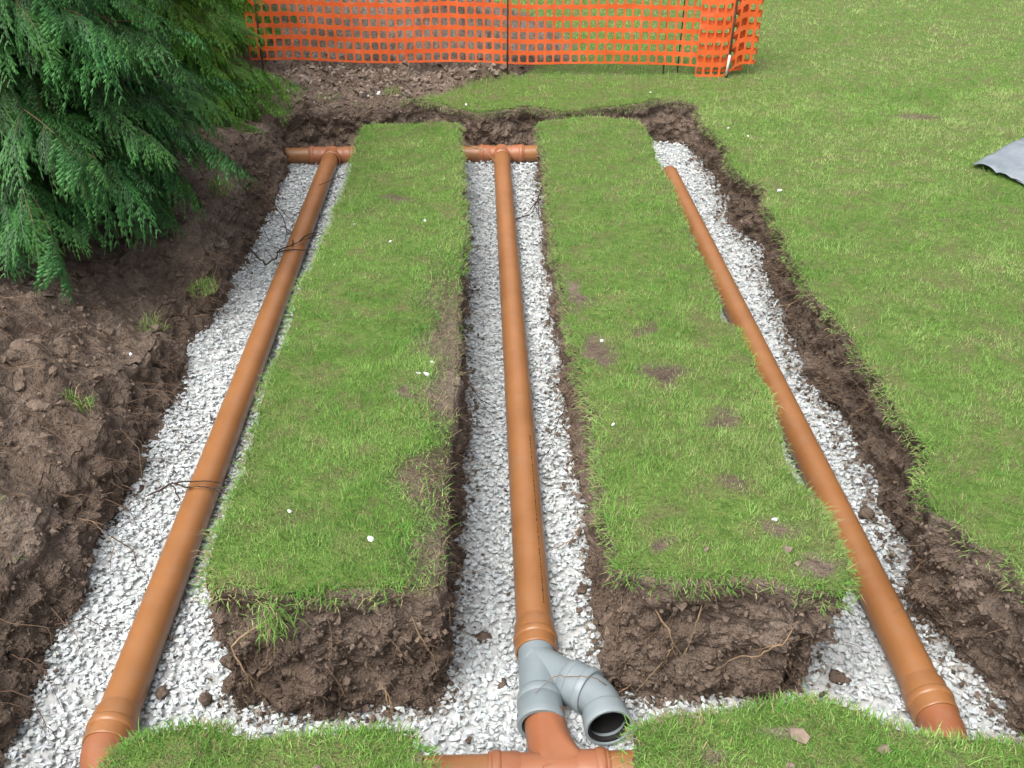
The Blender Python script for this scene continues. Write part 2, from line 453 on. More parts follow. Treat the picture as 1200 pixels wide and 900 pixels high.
SGN = lambda c: 1 if area(c) > 0 else -1          # +1: nor points outward
v, q, s = wall(P_hole, -SGN(P_hole), -.58, uc_hole, .07, 50)
tag(obj('trench_wall', np_mesh('trench_wall', v, q, M_ground, False, attrs={'soil': s})), 'rough brown cut soil sides around the outside of the dig', kind='structure')

def gzs(x, y):      # strip top: the worn shelf sits a little lower and is lumpy
    sh = shelf(x, y); return gz(x, y) - sh * (.022 + .03 * sstep(-.22, -.1, x) - n2(x, y, .06, 47, 3) * .014)
def strip(c, mask, uc, seed, label):
    x0, y0 = c.min(0) - .03; x1, y1 = c.max(0) + .03
    xs = np.arange(x0, x1, .02); ys = np.arange(y0, y1, .02)
    X, Y = np.meshgrid(xs, ys, indexing='ij'); ins = look(mask, X, Y)
    Z = gzs(X, Y); S = np.maximum(np.clip(bare(X, Y) * 2, 0, 1), shelf(X, Y))
    ii = np.arange(X.size).reshape(X.shape)
    kp = ins[:-1, :-1] & ins[1:, :-1] & ins[:-1, 1:] & ins[1:, 1:]
    q1 = np.stack([ii[:-1, :-1], ii[1:, :-1], ii[1:, 1:], ii[:-1, 1:]], -1)[kp]
    v2, q2, s2 = wall(c, SGN(c), -.58, uc, .05, seed, gzs)
    sh = shelf(v2[:, 0], v2[:, 1]); s2 = np.maximum(s2, sh)
    v1 = np.stack([X, Y, Z], -1).reshape(-1, 3)
    me = np_mesh('turf_strip', np.concatenate([v1, v2]), np.concatenate([q1, q2 + len(v1)]), M_ground, False, attrs={'soil': np.concatenate([S.ravel(), s2])})
    return tag(obj('turf_strip', me), label, kind='structure')
strip(P_l, ML, uc_l, 60, 'undug strip of turf left standing between the left and middle pipes')
strip(P_r, MR, uc_r, 70, 'undug strip of turf left standing between the middle and right pipes')

# trench floor under the gravel
xs = np.arange(-1.75, 1.9, .05); ys = np.arange(1.0, 7.3, .05)
X, Y = np.meshgrid(xs, ys, indexing='ij')
def floor_z(x, y): return GRAVEL_Z + n2(x, y, .3, 81, 2) * .016 + n2(x, y, .08, 82, 2) * .006
ii = np.arange(X.size).reshape(X.shape)
Q = np.stack([ii[:-1, :-1], ii[1:, :-1], ii[1:, 1:], ii[:-1, 1:]], -1).reshape(-1, 4)
M_floor, nt, b = mat_new('stone_dust', .95, .1)
gn = N(nt, 'ShaderNodeNewGeometry')
nt.links.new(ramp(nt, noise_node(nt, 50, 4, .6, gn.outputs['Position']).outputs[0], [(.3, (.32, .325, .32)), (.7, (.46, .47, .47))]), b.inputs['Base Color'])
tag(obj('trench_floor', np_mesh('trench_floor', np.stack([X, Y, floor_z(X, Y) - .012], -1).reshape(-1, 3), Q, M_floor, True)), 'stone dust bed at the bottom of the trenches', kind='structure')

# ---------------------------------------------------------------- chips, clods
def hull_variants(n, npts, flat, seed):
    out = []; r = np.random.RandomState(seed)
    for k in range(n):
        p = r.normal(size=(npts, 3)); p /= np.linalg.norm(p, axis=1, keepdims=True)
        p *= r.uniform(.8, 1.0, (npts, 1)); p *= np.array([1, r.uniform(.62, .9), r.uniform(*flat)])
        bm = bmesh.new()
        for a in p: bm.verts.new(a)
        res = bmesh.ops.convex_hull(bm, input=bm.verts[:])
        dead = [e for e in res['geom_interior'] if isinstance(e, bmesh.types.BMVert)]
        if dead: bmesh.ops.delete(bm, geom=dead, context='VERTS')
        bmesh.ops.triangulate(bm, faces=bm.faces[:])
        bm.verts.index_update()
        out.append((np.array([v.co for v in bm.verts]), np.array([[v.index for v in f.verts] for f in bm.faces])))
        bm.free()
    return out

def rotmats(n, r, tilt=None):
    q = r.normal(size=(n, 4)); q /= np.linalg.norm(q, axis=1, keepdims=True)
    if tilt is not None:                       # mostly lying flat
        a = r.uniform(0, 2 * math.pi, n); t = r.normal(0, tilt, n); b = r.uniform(0, 2 * math.pi, n)
        ca, sa = np.cos(a), np.sin(a); Rz = np.zeros((n, 3, 3)); Rz[:, 0, 0] = ca; Rz[:, 0, 1] = -sa; Rz[:, 1, 0] = sa; Rz[:, 1, 1] = ca; Rz[:, 2, 2] = 1
        k = np.stack([np.cos(b), np.sin(b), np.zeros(n)], 1); K = np.zeros((n, 3, 3))
        K[:, 0, 2] = k[:, 1]; K[:, 2, 0] = -k[:, 1]; K[:, 1, 2] = -k[:, 0]; K[:, 2, 1] = k[:, 0]
        I = np.eye(3)[None]
        return (I + np.sin(t)[:, None, None] * K + (1 - np.cos(t))[:, None, None] * (K @ K)) @ Rz
    w, x, y, z = q.T
    return np.stack([1 - 2 * (y * y + z * z), 2 * (x * y - z * w), 2 * (x * z + y * w), 2 * (x * y + z * w), 1 - 2 * (x * x + z * z), 2 * (y * z - x * w),
                     2 * (x * z - y * w), 2 * (y * z + x * w), 1 - 2 * (x * x + y * y)], -1).reshape(-1, 3, 3)

def scatter(name, variants, pos, size, rot, col, mat, smooth=False):
    vs, fs, cs, off = [], [], [], 0; pick = rs.randint(0, len(variants), len(pos))
    for k, (v, f) in enumerate(variants):
        m = pick == k; n = m.sum()
        if not n: continue
        w = np.einsum('nij,vj->nvi', rot[m] * size[m][:, None, None], v) + pos[m][:, None, :]
        vs.append(w.reshape(-1, 3)); fs.append((f[None] + (np.arange(n) * len(v))[:, None, None] + off).reshape(-1, 3))
        cs.append(np.repeat(col[m], len(v), 0)); off += n * len(v)
    return np_mesh(name, np.concatenate(vs), np.concatenate(fs), mat, smooth, np.concatenate(cs))

# camera-space test used only to leave out what can never be seen
cF = np.array((math.sin(YAW) * math.cos(PITCH), math.cos(YAW) * math.cos(PITCH), -math.sin(PITCH))); cR = np.array((math.cos(YAW), -math.sin(YAW), 0)); cU = np.cross(cR, cF)
def near_view(x, y, z, mx=.58, my=.45):
    p = np.stack([x, y, z - CAM_H], -1); d = p @ cF
    return (d > .3) & (np.abs(p @ cR) < mx * d) & (np.abs(p @ cU) < my * d)

ST_N = hull_variants(16, 9, (.34, .6), 3); ST_F = hull_variants(10, 7, (.36, .6), 4)
def in_dig(x, y, d=.09):      # the trench outline, reaching a little under its overhangs
    o = look(MH, x, y); l = look(ML, x, y); r_ = look(MR, x, y)
    for a in np.arange(0, 2 * math.pi, math.pi / 4):
        xx, yy = x + d * math.cos(a), y + d * math.sin(a)
        o = o | look(MH, xx, yy); l = l & look(ML, xx, yy); r_ = r_ & look(MR, xx, yy)
    return o & ~l & ~r_
def gravel_pos(dens, y0, y1):
    A = 3.4 * (y1 - y0); n = int(A * dens)
    x = rs.uniform(-1.6, 1.75, n); y = rs.uniform(y0, y1, n)
    m = in_dig(x, y) & ~((x > -.16) & (x < .3) & (y < 1.3))
    x, y = x[m], y[m]
    k = near_view(x, y, np.full(x.shape, -.45)); x, y = x[k], y[k]
    # the gravel thins towards the cut sides, where crumbled soil covers it
    return x, y
def edge_in(x, y, d):   # close to a wall?
    e = np.zeros(x.shape, bool)
    for a in np.arange(0, 2 * math.pi, math.pi / 4):
        xx, yy = x + d * math.cos(a), y + d * math.sin(a)
        e |= ~look(MH, xx, yy) | look(ML, xx, yy) | look(MR, xx, yy)
    return e
parts = []
for (y0, y1, dens, var, s0, s1) in ((1.3, 3.6, 7200, ST_N, .0085, .0165), (3.6, 7.2, 5600, ST_F, .0095, .0165)):
    x, y = gravel_pos(dens, y0, y1); n = len(x)
    lay = rs.randint(0, 3, n)
    size = rs.uniform(s0, s1, n) * np.where(rs.rand(n) < .05, 1.35, 1)
    z = floor_z(x, y) + (lay - 1.4) * .008 + rs.normal(0, .003, n)
    g = rs.uniform(.41, .54, n) * (1 + .10 * n2(x, y, .35, 90, 2))
    tint = np.stack([g * rs.uniform(.90, .96, n), g * rs.uniform(.97, 1.01, n), g * rs.uniform(.97, 1.04, n)], 1)
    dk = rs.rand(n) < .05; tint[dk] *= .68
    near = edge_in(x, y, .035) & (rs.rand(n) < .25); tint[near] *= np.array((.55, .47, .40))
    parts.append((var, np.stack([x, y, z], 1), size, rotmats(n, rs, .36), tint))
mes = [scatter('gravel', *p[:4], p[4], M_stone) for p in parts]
bm = bmesh.new()
for me in mes: bm.from_mesh(me)
gme = bpy.data.meshes.new('gravel'); bm.to_mesh(gme); bm.free(); gme.materials.append(M_stone)
tag(obj('gravel', gme), 'white crushed limestone gravel spread along the trench bottoms', kind='stuff')

CL = hull_variants(16, 8, (.5, .9), 8)
# crumbs sitting on the cut faces, on the spoil and along the foot of the walls
W = np.concatenate(WALL_PTS); W = W[near_view(W[:, 0], W[:, 1], W[:, 2], .58, .45)]
W = W[(W[:, 3] * -W[:, 0] + W[:, 4] * -W[:, 1]) > -.1]
pw = np.where(W[:, 1] < 2.6, 5.0, 1.0); k = rs.choice(len(W), 27000, p=pw / pw.sum()); w = W[k]; sz = rs.gamma(1.7, .0034, len(k)).clip(.002, .022)
p1 = w[:, :3].copy(); p1[:, :2] += w[:, 3:] * (sz * .35)[:, None]; p1 += rs.normal(0, .004, p1.shape)
n = 15000; x = np.concatenate([rs.uniform(-2.8, -1.25, n), rs.uniform(-1.9, .6, 6000)]); y = np.concatenate([rs.uniform(1.4, 6.7, n), rs.uniform(6.7, 8.1, 6000)])
z = gz(x, y); m = near_view(x, y, z) & ~look(MH, x, y) & (soil_zone(x, y) > .4) & (n2(x, y, .3, 101, 2) + rs.normal(0, .25, len(x)) > -.1); x, y, z = x[m], y[m], z[m]
s2 = rs.gamma(1.3, .0052, len(x)).clip(.002, .034); s2 = np.where(y > 6.9, s2 * 1.25 + .004, s2)
p2 = np.stack([x, y, z + s2 * .25], 1)
x, y = gravel_pos(3400, 1.3, 7.0); m = (edge_in(x, y, .04) & (rs.rand(len(x)) < .8)) | (edge_in(x, y, .09) & (n2(x, y, .12, 110, 2) > .05) & (rs.rand(len(x)) < .45)) | (rs.rand(len(x)) < .012); x, y = x[m], y[m]
s3 = rs.gamma(1.5, .0042, len(x)).clip(.002, .02); p3 = np.stack([x, y, floor_z(x, y) + .008 + s3 * .3], 1)
P = np.concatenate([p1, p2, p3]); S = np.concatenate([sz, s2, s3])
tone = rs.uniform(.75, 1.25, (len(P), 1)) * np.ones((1, 3)); tone[len(p1):len(p1) + len(p2)] *= rs.uniform(.95, 1.35, (len(p2), 1))
tag(obj('soil_crumbs', scatter('soil_crumbs', CL, P, S, rotmats(len(P), rs), tone, M_clod, False)), 'loose brown soil crumbs and small stones over the banks and cut faces', kind='stuff')

# ---------------------------------------------------------------- grass
def blades(x, y, z, L, Wd, col, lean, adir=None, spread=None, simple=False):
    """tapered bent blades: 5 points, one quad and one triangle each"""
    n = len(x); a = rs.uniform(0, 2 * math.pi, n) if adir is None else adir + rs.normal(0, spread, n)
    t = lean
    d = np.stack([np.cos(a) * np.sin(t), np.sin(a) * np.sin(t), np.cos(t)], 1)
    t2 = t + rs.uniform(.2, .9, n)
    d2 = np.stack([np.cos(a) * np.sin(t2), np.sin(a) * np.sin(t2), np.cos(t2)], 1)
    wa = a + math.pi / 2 + rs.normal(0, .6, n); w = np.stack([np.cos(wa), np.sin(wa), np.zeros(n)], 1) * (Wd * .5)[:, None]
    b = np.stack([x, y, z], 1); mid = b + d * (L * .55)[:, None]; tip = mid + d2 * (L * .45)[:, None]
    if simple:                                 # far away: one triangle each
        v = np.stack([b - w * 1.2, b + w * 1.2, tip], 1).reshape(-1, 3); k = np.arange(n)[:, None] * 3
        return v, np.zeros((0, 4), int), k + np.array([[0, 1, 2]]), np.repeat(col, 3, 0)
    v = np.stack([b - w, b + w, mid + w * .8, mid - w * .8, tip], 1).reshape(-1, 3)
    k = np.arange(n)[:, None] * 5
    return v, k + np.array([[0, 1, 2, 3]]), k + np.array([[3, 2, 4]]), np.repeat(col, 5, 0)

LUSH = np.array((.108, .255, .040)); MID = np.array((.192, .345, .078)); YEL = np.array((.315, .405, .150)); STRAW = np.array((.36, .30, .165))
def grass_col(x, y, straw=.06):
    n = len(x)
    t = n2(x, y, .9, 61, 3) * 1.2 + n2(x, y, .16, 62, 2) * .95 + rs.normal(0, .32, n)
    t = t + .55 * np.sin((x * .62 - y * .78) * 4.2 + 1) * sstep(1.8, 3, x)     # mowing bands on the open lawn
    t = t + .30 * sstep(3.5, 8, y) + .40 * sstep(1.2, 2.2, x)  # distance brightening put into the blade colour; open lawn on the right paler too
    f1 = sstep(-.7, .1, t)[:, None]; f2 = sstep(.0, 1.1, t)[:, None]
    c = (LUSH * (1 - f1) + MID * f1) * (1 - f2) + YEL * f2
    dry = rs.rand(n) < straw * (1 + 3 * np.clip(n2(x, y, .22, 63, 2), 0, 1))
    c[dry] = STRAW * rs.uniform(.6, 1.1, (dry.sum(), 1))
    c = c * (1 + .30 * n2(x, y, .10, 69, 2) + .20 * n2(x, y, .38, 70, 2))[:, None]
    return c * rs.uniform(.70, 1.28, (n, 1))

def sample(x0, x1, y0, y1, dens):
    n = int((x1 - x0) * (y1 - y0) * dens); return rs.uniform(x0, x1, n), rs.uniform(y0, y1, n)

def grass_obj(name, chunks, label):
    vs, qs, ts, cs, o = [], [], [], [], 0
    for v, q, t, c in chunks: vs.append(v); qs.append(q + o); ts.append(t + o); cs.append(c); o += len(v)
    me = np_mesh(name, np.concatenate(vs), [np.concatenate(qs), np.concatenate(ts)], M_grass, False, np.concatenate(cs))
    return tag(obj(name, me), label, kind='stuff')

def field(x, y, keep, far=0.0, Lm=1.0, zoff=0.0, straw=.06):
    z = gz(x, y) - .004 + zoff
    m = keep(x, y) & near_view(x, y, z)
    m &= rs.rand(len(x)) > np.clip(bare(x, y) * 1.4, 0, .88)
    m &= rs.rand(len(x)) > np.clip(.05 - 1.2 * n2(x, y, .055, 66, 3) - .7 * n2(x, y, .24, 68, 2), 0, .8)
    x, y, z = x[m], y[m], z[m]; n = len(x)
    tall = 1 + .9 * np.clip(n2(x, y, .075, 64, 2) * 1.3, -.5, 1)
    L = rs.gamma(6, .0027, n) * tall * Lm; W = rs.uniform(.0013, .0027, n) * (1 + far)
    return blades(x, y, z, L, W, grass_col(x, y, straw), np.abs(rs.normal(.4, .6, n)), simple=far >= .05)

def fringe(c, into, step_n, ok, Lm=1.0, drop=.0):
    tan = np.roll(c, -3, 0) - np.roll(c, 3, 0); tan /= np.linalg.norm(tan, axis=1, keepdims=True) + 1e-9
    nor = np.stack([tan[:, 1], -tan[:, 0]], 1) * into
    k = rs.randint(0, len(c), len(c) * step_n); k = k[ok(c[k, 0], c[k, 1])]
    k = k[n2(c[k, 0], c[k, 1], .1, 67, 2) + rs.normal(0, .3, len(k)) > -.25]
    o = rs.uniform(-.045, .022, len(k)); p = c[k] + nor[k] * o[:, None]
    z = gz(c[k, 0], c[k, 1]) - .006 - np.clip(o + .004, 0, 1) * 1.3; m = near_view(p[:, 0], p[:, 1], z); p, z, k = p[m], z[m], k[m]; n = len(k)
    L = rs.gamma(5, .0045, n) * Lm; a = np.arctan2(nor[k, 1], nor[k, 0])
    return blades(p[:, 0], p[:, 1], z, L, rs.uniform(.0018, .0032, n), grass_col(p[:, 0], p[:, 1], .22), rs.uniform(.5, 1.9, n), a, .6)

# lawn round the dig, thinner and wider-bladed with distance
lawn = []
out = lambda x, y: ~look(MH, x, y) & (rs.rand(len(x)) > soil_zone(x, y) * 1.02)
for x0, x1, y0, y1, d, far in ((-.85, 1.35, 1.15, 1.56, 62000, 0), (1.2, 3.2, 1.5, 3.2, 52000, .05), (1.2, 4.2, 3.2, 5.2, 30000, .3), (1.2, 5.2, 5.2, 7.2, 17000, .8), (-1.0, 5.6, 6.6, 8.2, 9000, .8),
                               (-1.5, 7.5, 8.2, 10.5, 5000, 1.4), (-4, 9, 10.5, 14, 2600, 2.2)):
    lawn.append(field(*sample(x0, x1, y0, y1, d), out, far, 1.0 + .12 * far))
notsoil = lambda x, y: (soil_zone(x, y) < .5)
mossy = lambda x, y: ~look(MH, x, y) & (soil_zone(x, y) > .5) & (n2(x, y, .33, 76, 3) + .35 * n2(x, y, .07, 77, 2) > .30)
lawn.append(field(*sample(-2.3, -1.2, 1.5, 6.7, 7000), mossy, .25, 1.2, 0, .35))
lawn.append(field(*sample(-1.8, .3, 6.6, 7.4, 5000), mossy, .5, 1.2, 0, .3))
lawn.append(fringe(P_hole, -SGN(P_hole), 26, notsoil))
grass_obj('grass', lawn, 'short mown green grass of the lawn on the right and at the near edge')
notshelf = lambda x, y: shelf(x, y) < .5
n = 230; x = rs.normal(-.545, .024, n); z = -rs.uniform(.0, .11, n); y = 1.868 - rs.uniform(0, .03, n)     # a torn flap hanging down the front face
hanging = blades(x, y, z, rs.gamma(5, .0065, n), rs.uniform(.0016, .003, n), grass_col(x, y, .15), rs.uniform(.9, 2.3, n), np.full(n, -math.pi / 2), .8)
onl = lambda x, y: look(ML, x, y) & (rs.rand(len(x)) > shelf(x, y) * 1.03)
grass_obj('grass', [field(*sample(-.9, -.05, 1.85, 3.4, 85000), onl, .05), field(*sample(-.9, -.05, 3.4, 5, 42000), onl, .25), field(*sample(-.9, -.05, 5, 6.6, 20000), onl, .6), fringe(P_l, SGN(P_l), 30, notshelf), hanging],
          'grass growing on the left undug turf strip')
# dead straw and thin turf left on the worn shelf
x, y = sample(-.34, -.06, 1.9, 4.5, 9000); m = look(ML, x, y) & (shelf(x, y) > .3) & (n2(x, y, .1, 91, 3) > -.15); x, y = x[m], y[m]; n = len(x)
c_ = STRAW * rs.uniform(.45, 1.0, (n, 1)); g_ = rs.rand(n) < .35; c_[g_] = grass_col(x[g_], y[g_], .2)
tag(obj('dead_grass', np_mesh('dead_grass', *(lambda b_: (b_[0], [b_[1], b_[2]], M_grass, False, b_[3]))(blades(x, y, gzs(x, y) - .002, rs.gamma(5, .006, n), rs.uniform(.0012, .0024, n), c_, rs.uniform(.7, 1.5, n))))), 'dead straw and sparse grass on the worn right edge of the left strip', kind='stuff')
onr = lambda x, y: look(MR, x, y)
grass_obj('grass', [field(*sample(.2, 1.15, 1.8, 3.4, 75000), onr, .05, 1, 0, .12), field(*sample(.2, 1.15, 3.4, 5, 38000), onr, .2, 1, 0, .1), field(*sample(.2, 1.15, 5, 6.7, 19000), onr, .5, 1, 0, .1), fringe(P_r, SGN(P_r), 30, lambda x, y: (x < .86) | (y < 2.3) | (rs.rand(len(x)) < .3))],
          'grass and thin dry patches on the right undug turf strip')

# tufts of weed grass on the spoil
TUFT = []
for x, y, r_, n_, lab in ((-1.84, 3.05, .05, 150, 'small weed tuft on the brown mound at the left edge'), (-1.78, 2.62, .06, 170, 'straggly grass clump on the spoil left of the pipe'),
                         (-1.62, 2.35, .05, 150, 'dark green weed clump low on the left soil bank'), (-1.47, 3.95, .055, 150, 'mossy green tuft under the conifer tips'),
                         (-1.31, 4.25, .07, 220, 'grass tuft on the bank edge just above the left trench'), (-1.36, 5.0, .07, 200, 'flattened grass patch on the bank beside the conifer tips'),
                         (-1.45, 6.75, .11, 420, 'largest mossy green clump at the far left trench corner'), (-1.05, 6.98, .08, 200, 'low green weeds on the far spoil bank'),
                         (-1.45, 3.05, .05, 120, 'weed sprouting midway along the left soil bank'), (-1.62, 2.02, .06, 150, 'grass clump near the lower left corner'),
                         (-1.9, 2.9, .04, 90, 'sparse weed shoot on the mound top'), (-.62, 7.02, .07, 160, 'green sprouts beside the white chips behind the trench')):
    a = rs.uniform(0, 2 * math.pi, n_); q_ = r_ * np.sqrt(rs.rand(n_)); xx, yy = x + q_ * np.cos(a), y + q_ * np.sin(a) * .8
    v, q, t, c = blades(xx, yy, gz(xx, yy) - .003, rs.gamma(6, .007, n_), rs.uniform(.002, .0035, n_), grass_col(xx, yy, .3), np.abs(rs.normal(.5, .45, n_)))
    v = v - np.array((x, y, float(gz(np.array([x]), np.array([y]))[0])))
    o = obj('grass_tuft', np_mesh('grass_tuft', v, [q, t], M_grass, False, c), None, (x, y, float(gz(np.array([x]), np.array([y]))[0])))
    tag(o, lab, 'grass tuft', 'weed tufts on the bare spoil')

# ---------------------------------------------------------------- pipes
PR = .055
def tube_prof(L, r=PR, th=.004):      # open pipe with wall thickness
    return [(0, r - th), (0, r - .0008), (.0008, r), (L - .0008, r), (L, r - .0008), (L, r - th), (0, r - th)]
def lathe_obj(name, a, d, prof, mat, parent, segs=48):
    v, q = lathe(np.asarray(a, float), d, prof, segs); me = np_mesh(name, v, q, mat, True)
    me.shade_smooth() if False else None
    o = obj(name, me, parent)
    try: me.set_sharp_from_angle(angle=R(40))
    except Exception: pass
    return o
def socket_prof(L, r=PR):
    R_ = r + .0065
    return [(0, r + .0005), (.004, r + .001), (.016, R_), (.055, R_), (.058, R_ + .0035), (.064, R_ + .0045), (.072, R_ + .0045), (.078, R_ + .0035), (.081, R_), (L - .006, R_), (L - .002, R_ - .0005), (L, R_ - .002), (L, r + .001), (L - .03, r + .001)]

def straight(name, label, x, y0, y1, socket=True, sock_label=None):
    t = thing(name, label, 'drain pipe', (x, y0, PIPE_Z), 'orange drain pipes lying on the gravel')
    L = y1 - y0
    lathe_obj('barrel', (0, L, 0), (0, -1, 0), [(s_, r_) for s_, r_ in tube_prof(L - (.05 if socket else 0))], M_pipe, t)
    if socket: lathe_obj('socket', (0, .12, 0), (0, -1, 0), socket_prof(.12), M_pipe, t)
    return t
left = straight('drain_pipe', 'long orange drain pipe in the left trench beside the soil bank', XL, 1.775, 6.53)
mid = straight('drain_pipe', 'long orange drain pipe in the middle trench running down to the grey fitting', XC, 2.065, 6.53)
right = straight('drain_pipe', 'long orange drain pipe in the right trench beside the open lawn', XR, 1.80, 6.16)
# printed line of small marks along the middle pipe
pv, pq = [], []; s_ = .16; k = 0; r2 = random.Random(5)
ang = R(33)
def on_pipe(y, a, r): return (math.sin(a) * r, y, math.cos(a) * r)
while s_ < 1.05:
    ln = r2.choice((.006, .010, .014, .018, .009)); w = r2.choice((.0022, .0032, .004)) / PR
    a0 = ang - w / 2 + r2.uniform(-.004, .004)
    for yy, aa in ((s_, a0), (s_ + ln, a0), (s_ + ln, a0 + w), (s_, a0 + w)): pv.append(on_pipe(yy, aa, PR + .0005))
    pq.append([k, k + 3, k + 2, k + 1]); k += 4; s_ += ln + r2.choice((.004, .005, .008, .016))
obj('print_marking', np_mesh('print_marking', np.array(pv), np.array(pq), M_black), mid)

def header(label, x0, x1, y, z=PIPE_Z):
    t = thing('header_pipe', label, 'drain pipe', (x0, y, z), 'orange cross pipes joining the three runs')
    lathe_obj('barrel', (0, 0, 0), (1, 0, 0), tube_prof(x1 - x0), M_pipe, t); return t
YH, YN = 6.60, 1.652
header('short orange pipe stub running into the soil at the far left corner', -1.34, -1.10, YH)
header('orange cross pipe behind the left turf strip at the far end', -.915, -.01, YH)
header('orange cross pipe end disappearing behind the right turf strip', .275, .75, YH)
header('orange cross pipe under the near left turf', -.89, .02, YN)
header('orange cross pipe under the near right turf', .27, 1.09, YN)

def collar_x(t, xa, xb, sgn, big):   # ridged socket along x
    L = abs(xb - xa); lathe_obj('socket', (xa, 0, 0), (sgn, 0, 0), socket_prof(L, PR - .001), M_fit, t)
def tee(label, x, y, stub_to, swept):
    t = thing('tee_fitting', label, 'pipe fitting', (x, y, PIPE_Z), 'orange tee fittings')
    lathe_obj('barrel', (-.085, 0, 0), (1, 0, 0), [(0, PR + .001), (.17, PR + .001)], M_fit, t)
    collar_x(t, .065, .155, 1, 1); collar_x(t, -.065, -.155, -1, 1)
    mb = MB(); n = 14
    s = np.linspace(0, 1, n); L = abs(stub_to); sg = 1 if stub_to > 0 else -1
    path = np.stack([np.full(n, 0.) + (swept * (1 - s) ** 2), s * stub_to, np.zeros(n)], 1)
    rad = PR + .001 + (.022 if swept else .012) * (1 - s) ** 2.5
    v, q, _ = sweep(path, rad, 40); v[:, 2] = np.clip(v[:, 2], -PR - .0005, PR + .0005) if swept else v[:, 2]; mb.add(v, q)
    obj('branch', mb.mesh('branch', M_fit), t)
    return t
tee('orange tee joining the left pipe to the far cross pipe', XL + .005, YH, -.11, 0)
tee('orange tee at the far end of the middle pipe', XC, YH, -.11, 0)
tn = tee('reddish swept tee below the grey branch fitting at the bottom edge', XC + .01, YN, .19, .035)
for tt, yy in ((-1, -.075), ):
    pass
for o_ in [o for o in bpy.data.objects if o.name.startswith('tee_fitting')]:
    if o_ is not tn: lathe_obj('ring', (0, -.07, 0), (0, -1, 0), [(0, PR + .001), (.004, PR + .009), (.03, PR + .009), (.036, PR + .001)], M_fit, o_)

def elbow(label, x, sg):
    t = thing('bend_fitting', label, 'pipe fitting', (x, 1.77, PIPE_Z), 'orange bends at the near ends')
    a = np.linspace(0, math.pi / 2, 20); r = .118
    path = np.concatenate([[(0, .05, 0)], np.stack([sg * r * (1 - np.cos(a)), -r * np.sin(a), np.zeros(20)], 1), [(sg * (r + .05), -r, 0)]])
    v, q, tt = sweep(path, PR + .0005, 40); mb = MB(); mb.add(v, q); obj('barrel', mb.mesh('barrel', M_fit), t)
    lathe_obj('socket', (sg * (r + .01), -r, 0), (sg, 0, 0), socket_prof(.09, PR), M_fit, t)
    return t
elbow('reddish bend under the socket of the left pipe at the lower left corner', XL, 1)
elbow('reddish bend under the socket of the right pipe at the lower right corner', XR, -1)

# grey branch fitting and open bend
wy = thing('branch_fitting', 'grey plastic branch fitting between the middle pipe and the tee', 'pipe fitting', (XC, 2.07, PIPE_Z + .002))
GR = .0555
lathe_obj('barrel', (0, .03, 0), (0, -1, 0), [(0, GR - .002), (.24, GR)], M_grey, wy)
lathe_obj('socket', (0, -.155, 0), (0, -1, 0), [(0, GR), (.006, GR + .004), (.012, GR + .007), (.030, GR + .007), (.032, GR + .0055), (.036, GR + .0055), (.038, GR + .007), (.085, GR + .007), (.088, GR + .010), (.106, GR + .0105), (.110, GR + .008), (.110, GR - .002), (.06, GR - .002)], M_grey, wy)
bd = np.array((.735, -.67, .10)); bd /= np.linalg.norm(bd)
lathe_obj('branch', (-.01, -.035, 0), bd, [(0, GR - .002), (.115, GR - .002), (.125, GR + .003), (.131, GR + .007), (.147, GR + .007), (.149, GR + .0045), (.153, GR + .0045), (.155, GR + .007), (.183, GR + .007), (.186, GR + .0105), (.203, GR + .0105), (.206, GR + .008), (.206, GR - .002), (.16, GR - .002)], M_grey, wy)
e0 = np.array((XC - .01, 2.035, PIPE_Z + .002)) + bd * .185
bn = thing('open_bend', 'short grey plastic bend with an open black mouth facing the near edge', 'pipe fitting', tuple(e0))
md = np.array((.12, -.98, .06)); md /= np.linalg.norm(md)
# arc from bd to md
t_ = np.linspace(0, 1, 14); path = [np.zeros(3)]; 
for i in range(13):
    d = bd * (1 - t_[i]) + md * t_[i]; d /= np.linalg.norm(d); path.append(path[-1] + d * .0068)
path = np.array(path); path = np.concatenate([[-bd * .03], path, [path[-1] + md * .02]])
v, q, _ = sweep(path, GR - .001, 40); mb = MB(); mb.add(v, q); obj('barrel', mb.mesh('barrel', M_grey), bn)
e1 = path[-1] - md * .012
lathe_obj('socket', e1, md, [(0, GR - .001), (.006, GR + .005), (.012, GR + .0065), (.040, GR + .0065), (.042, GR + .0095), (.058, GR + .0095), (.062, GR + .007), (.062, GR + .002), (.02, GR + .001)], M_grey, bn)
lathe_obj('seal_ring', e1 + md * .056, md, [(0, GR + .002), (0, GR - .006), (-.012, GR - .008), (-.02, GR + .001)], M_black, bn)
lathe_obj('mouth_shade', e1 + md * .03, md, [(0, GR - .004), (-.05, GR - .006), (-.051, .001)], M_black, bn)  # black cup added inside the pipe, painting the shade in its mouth

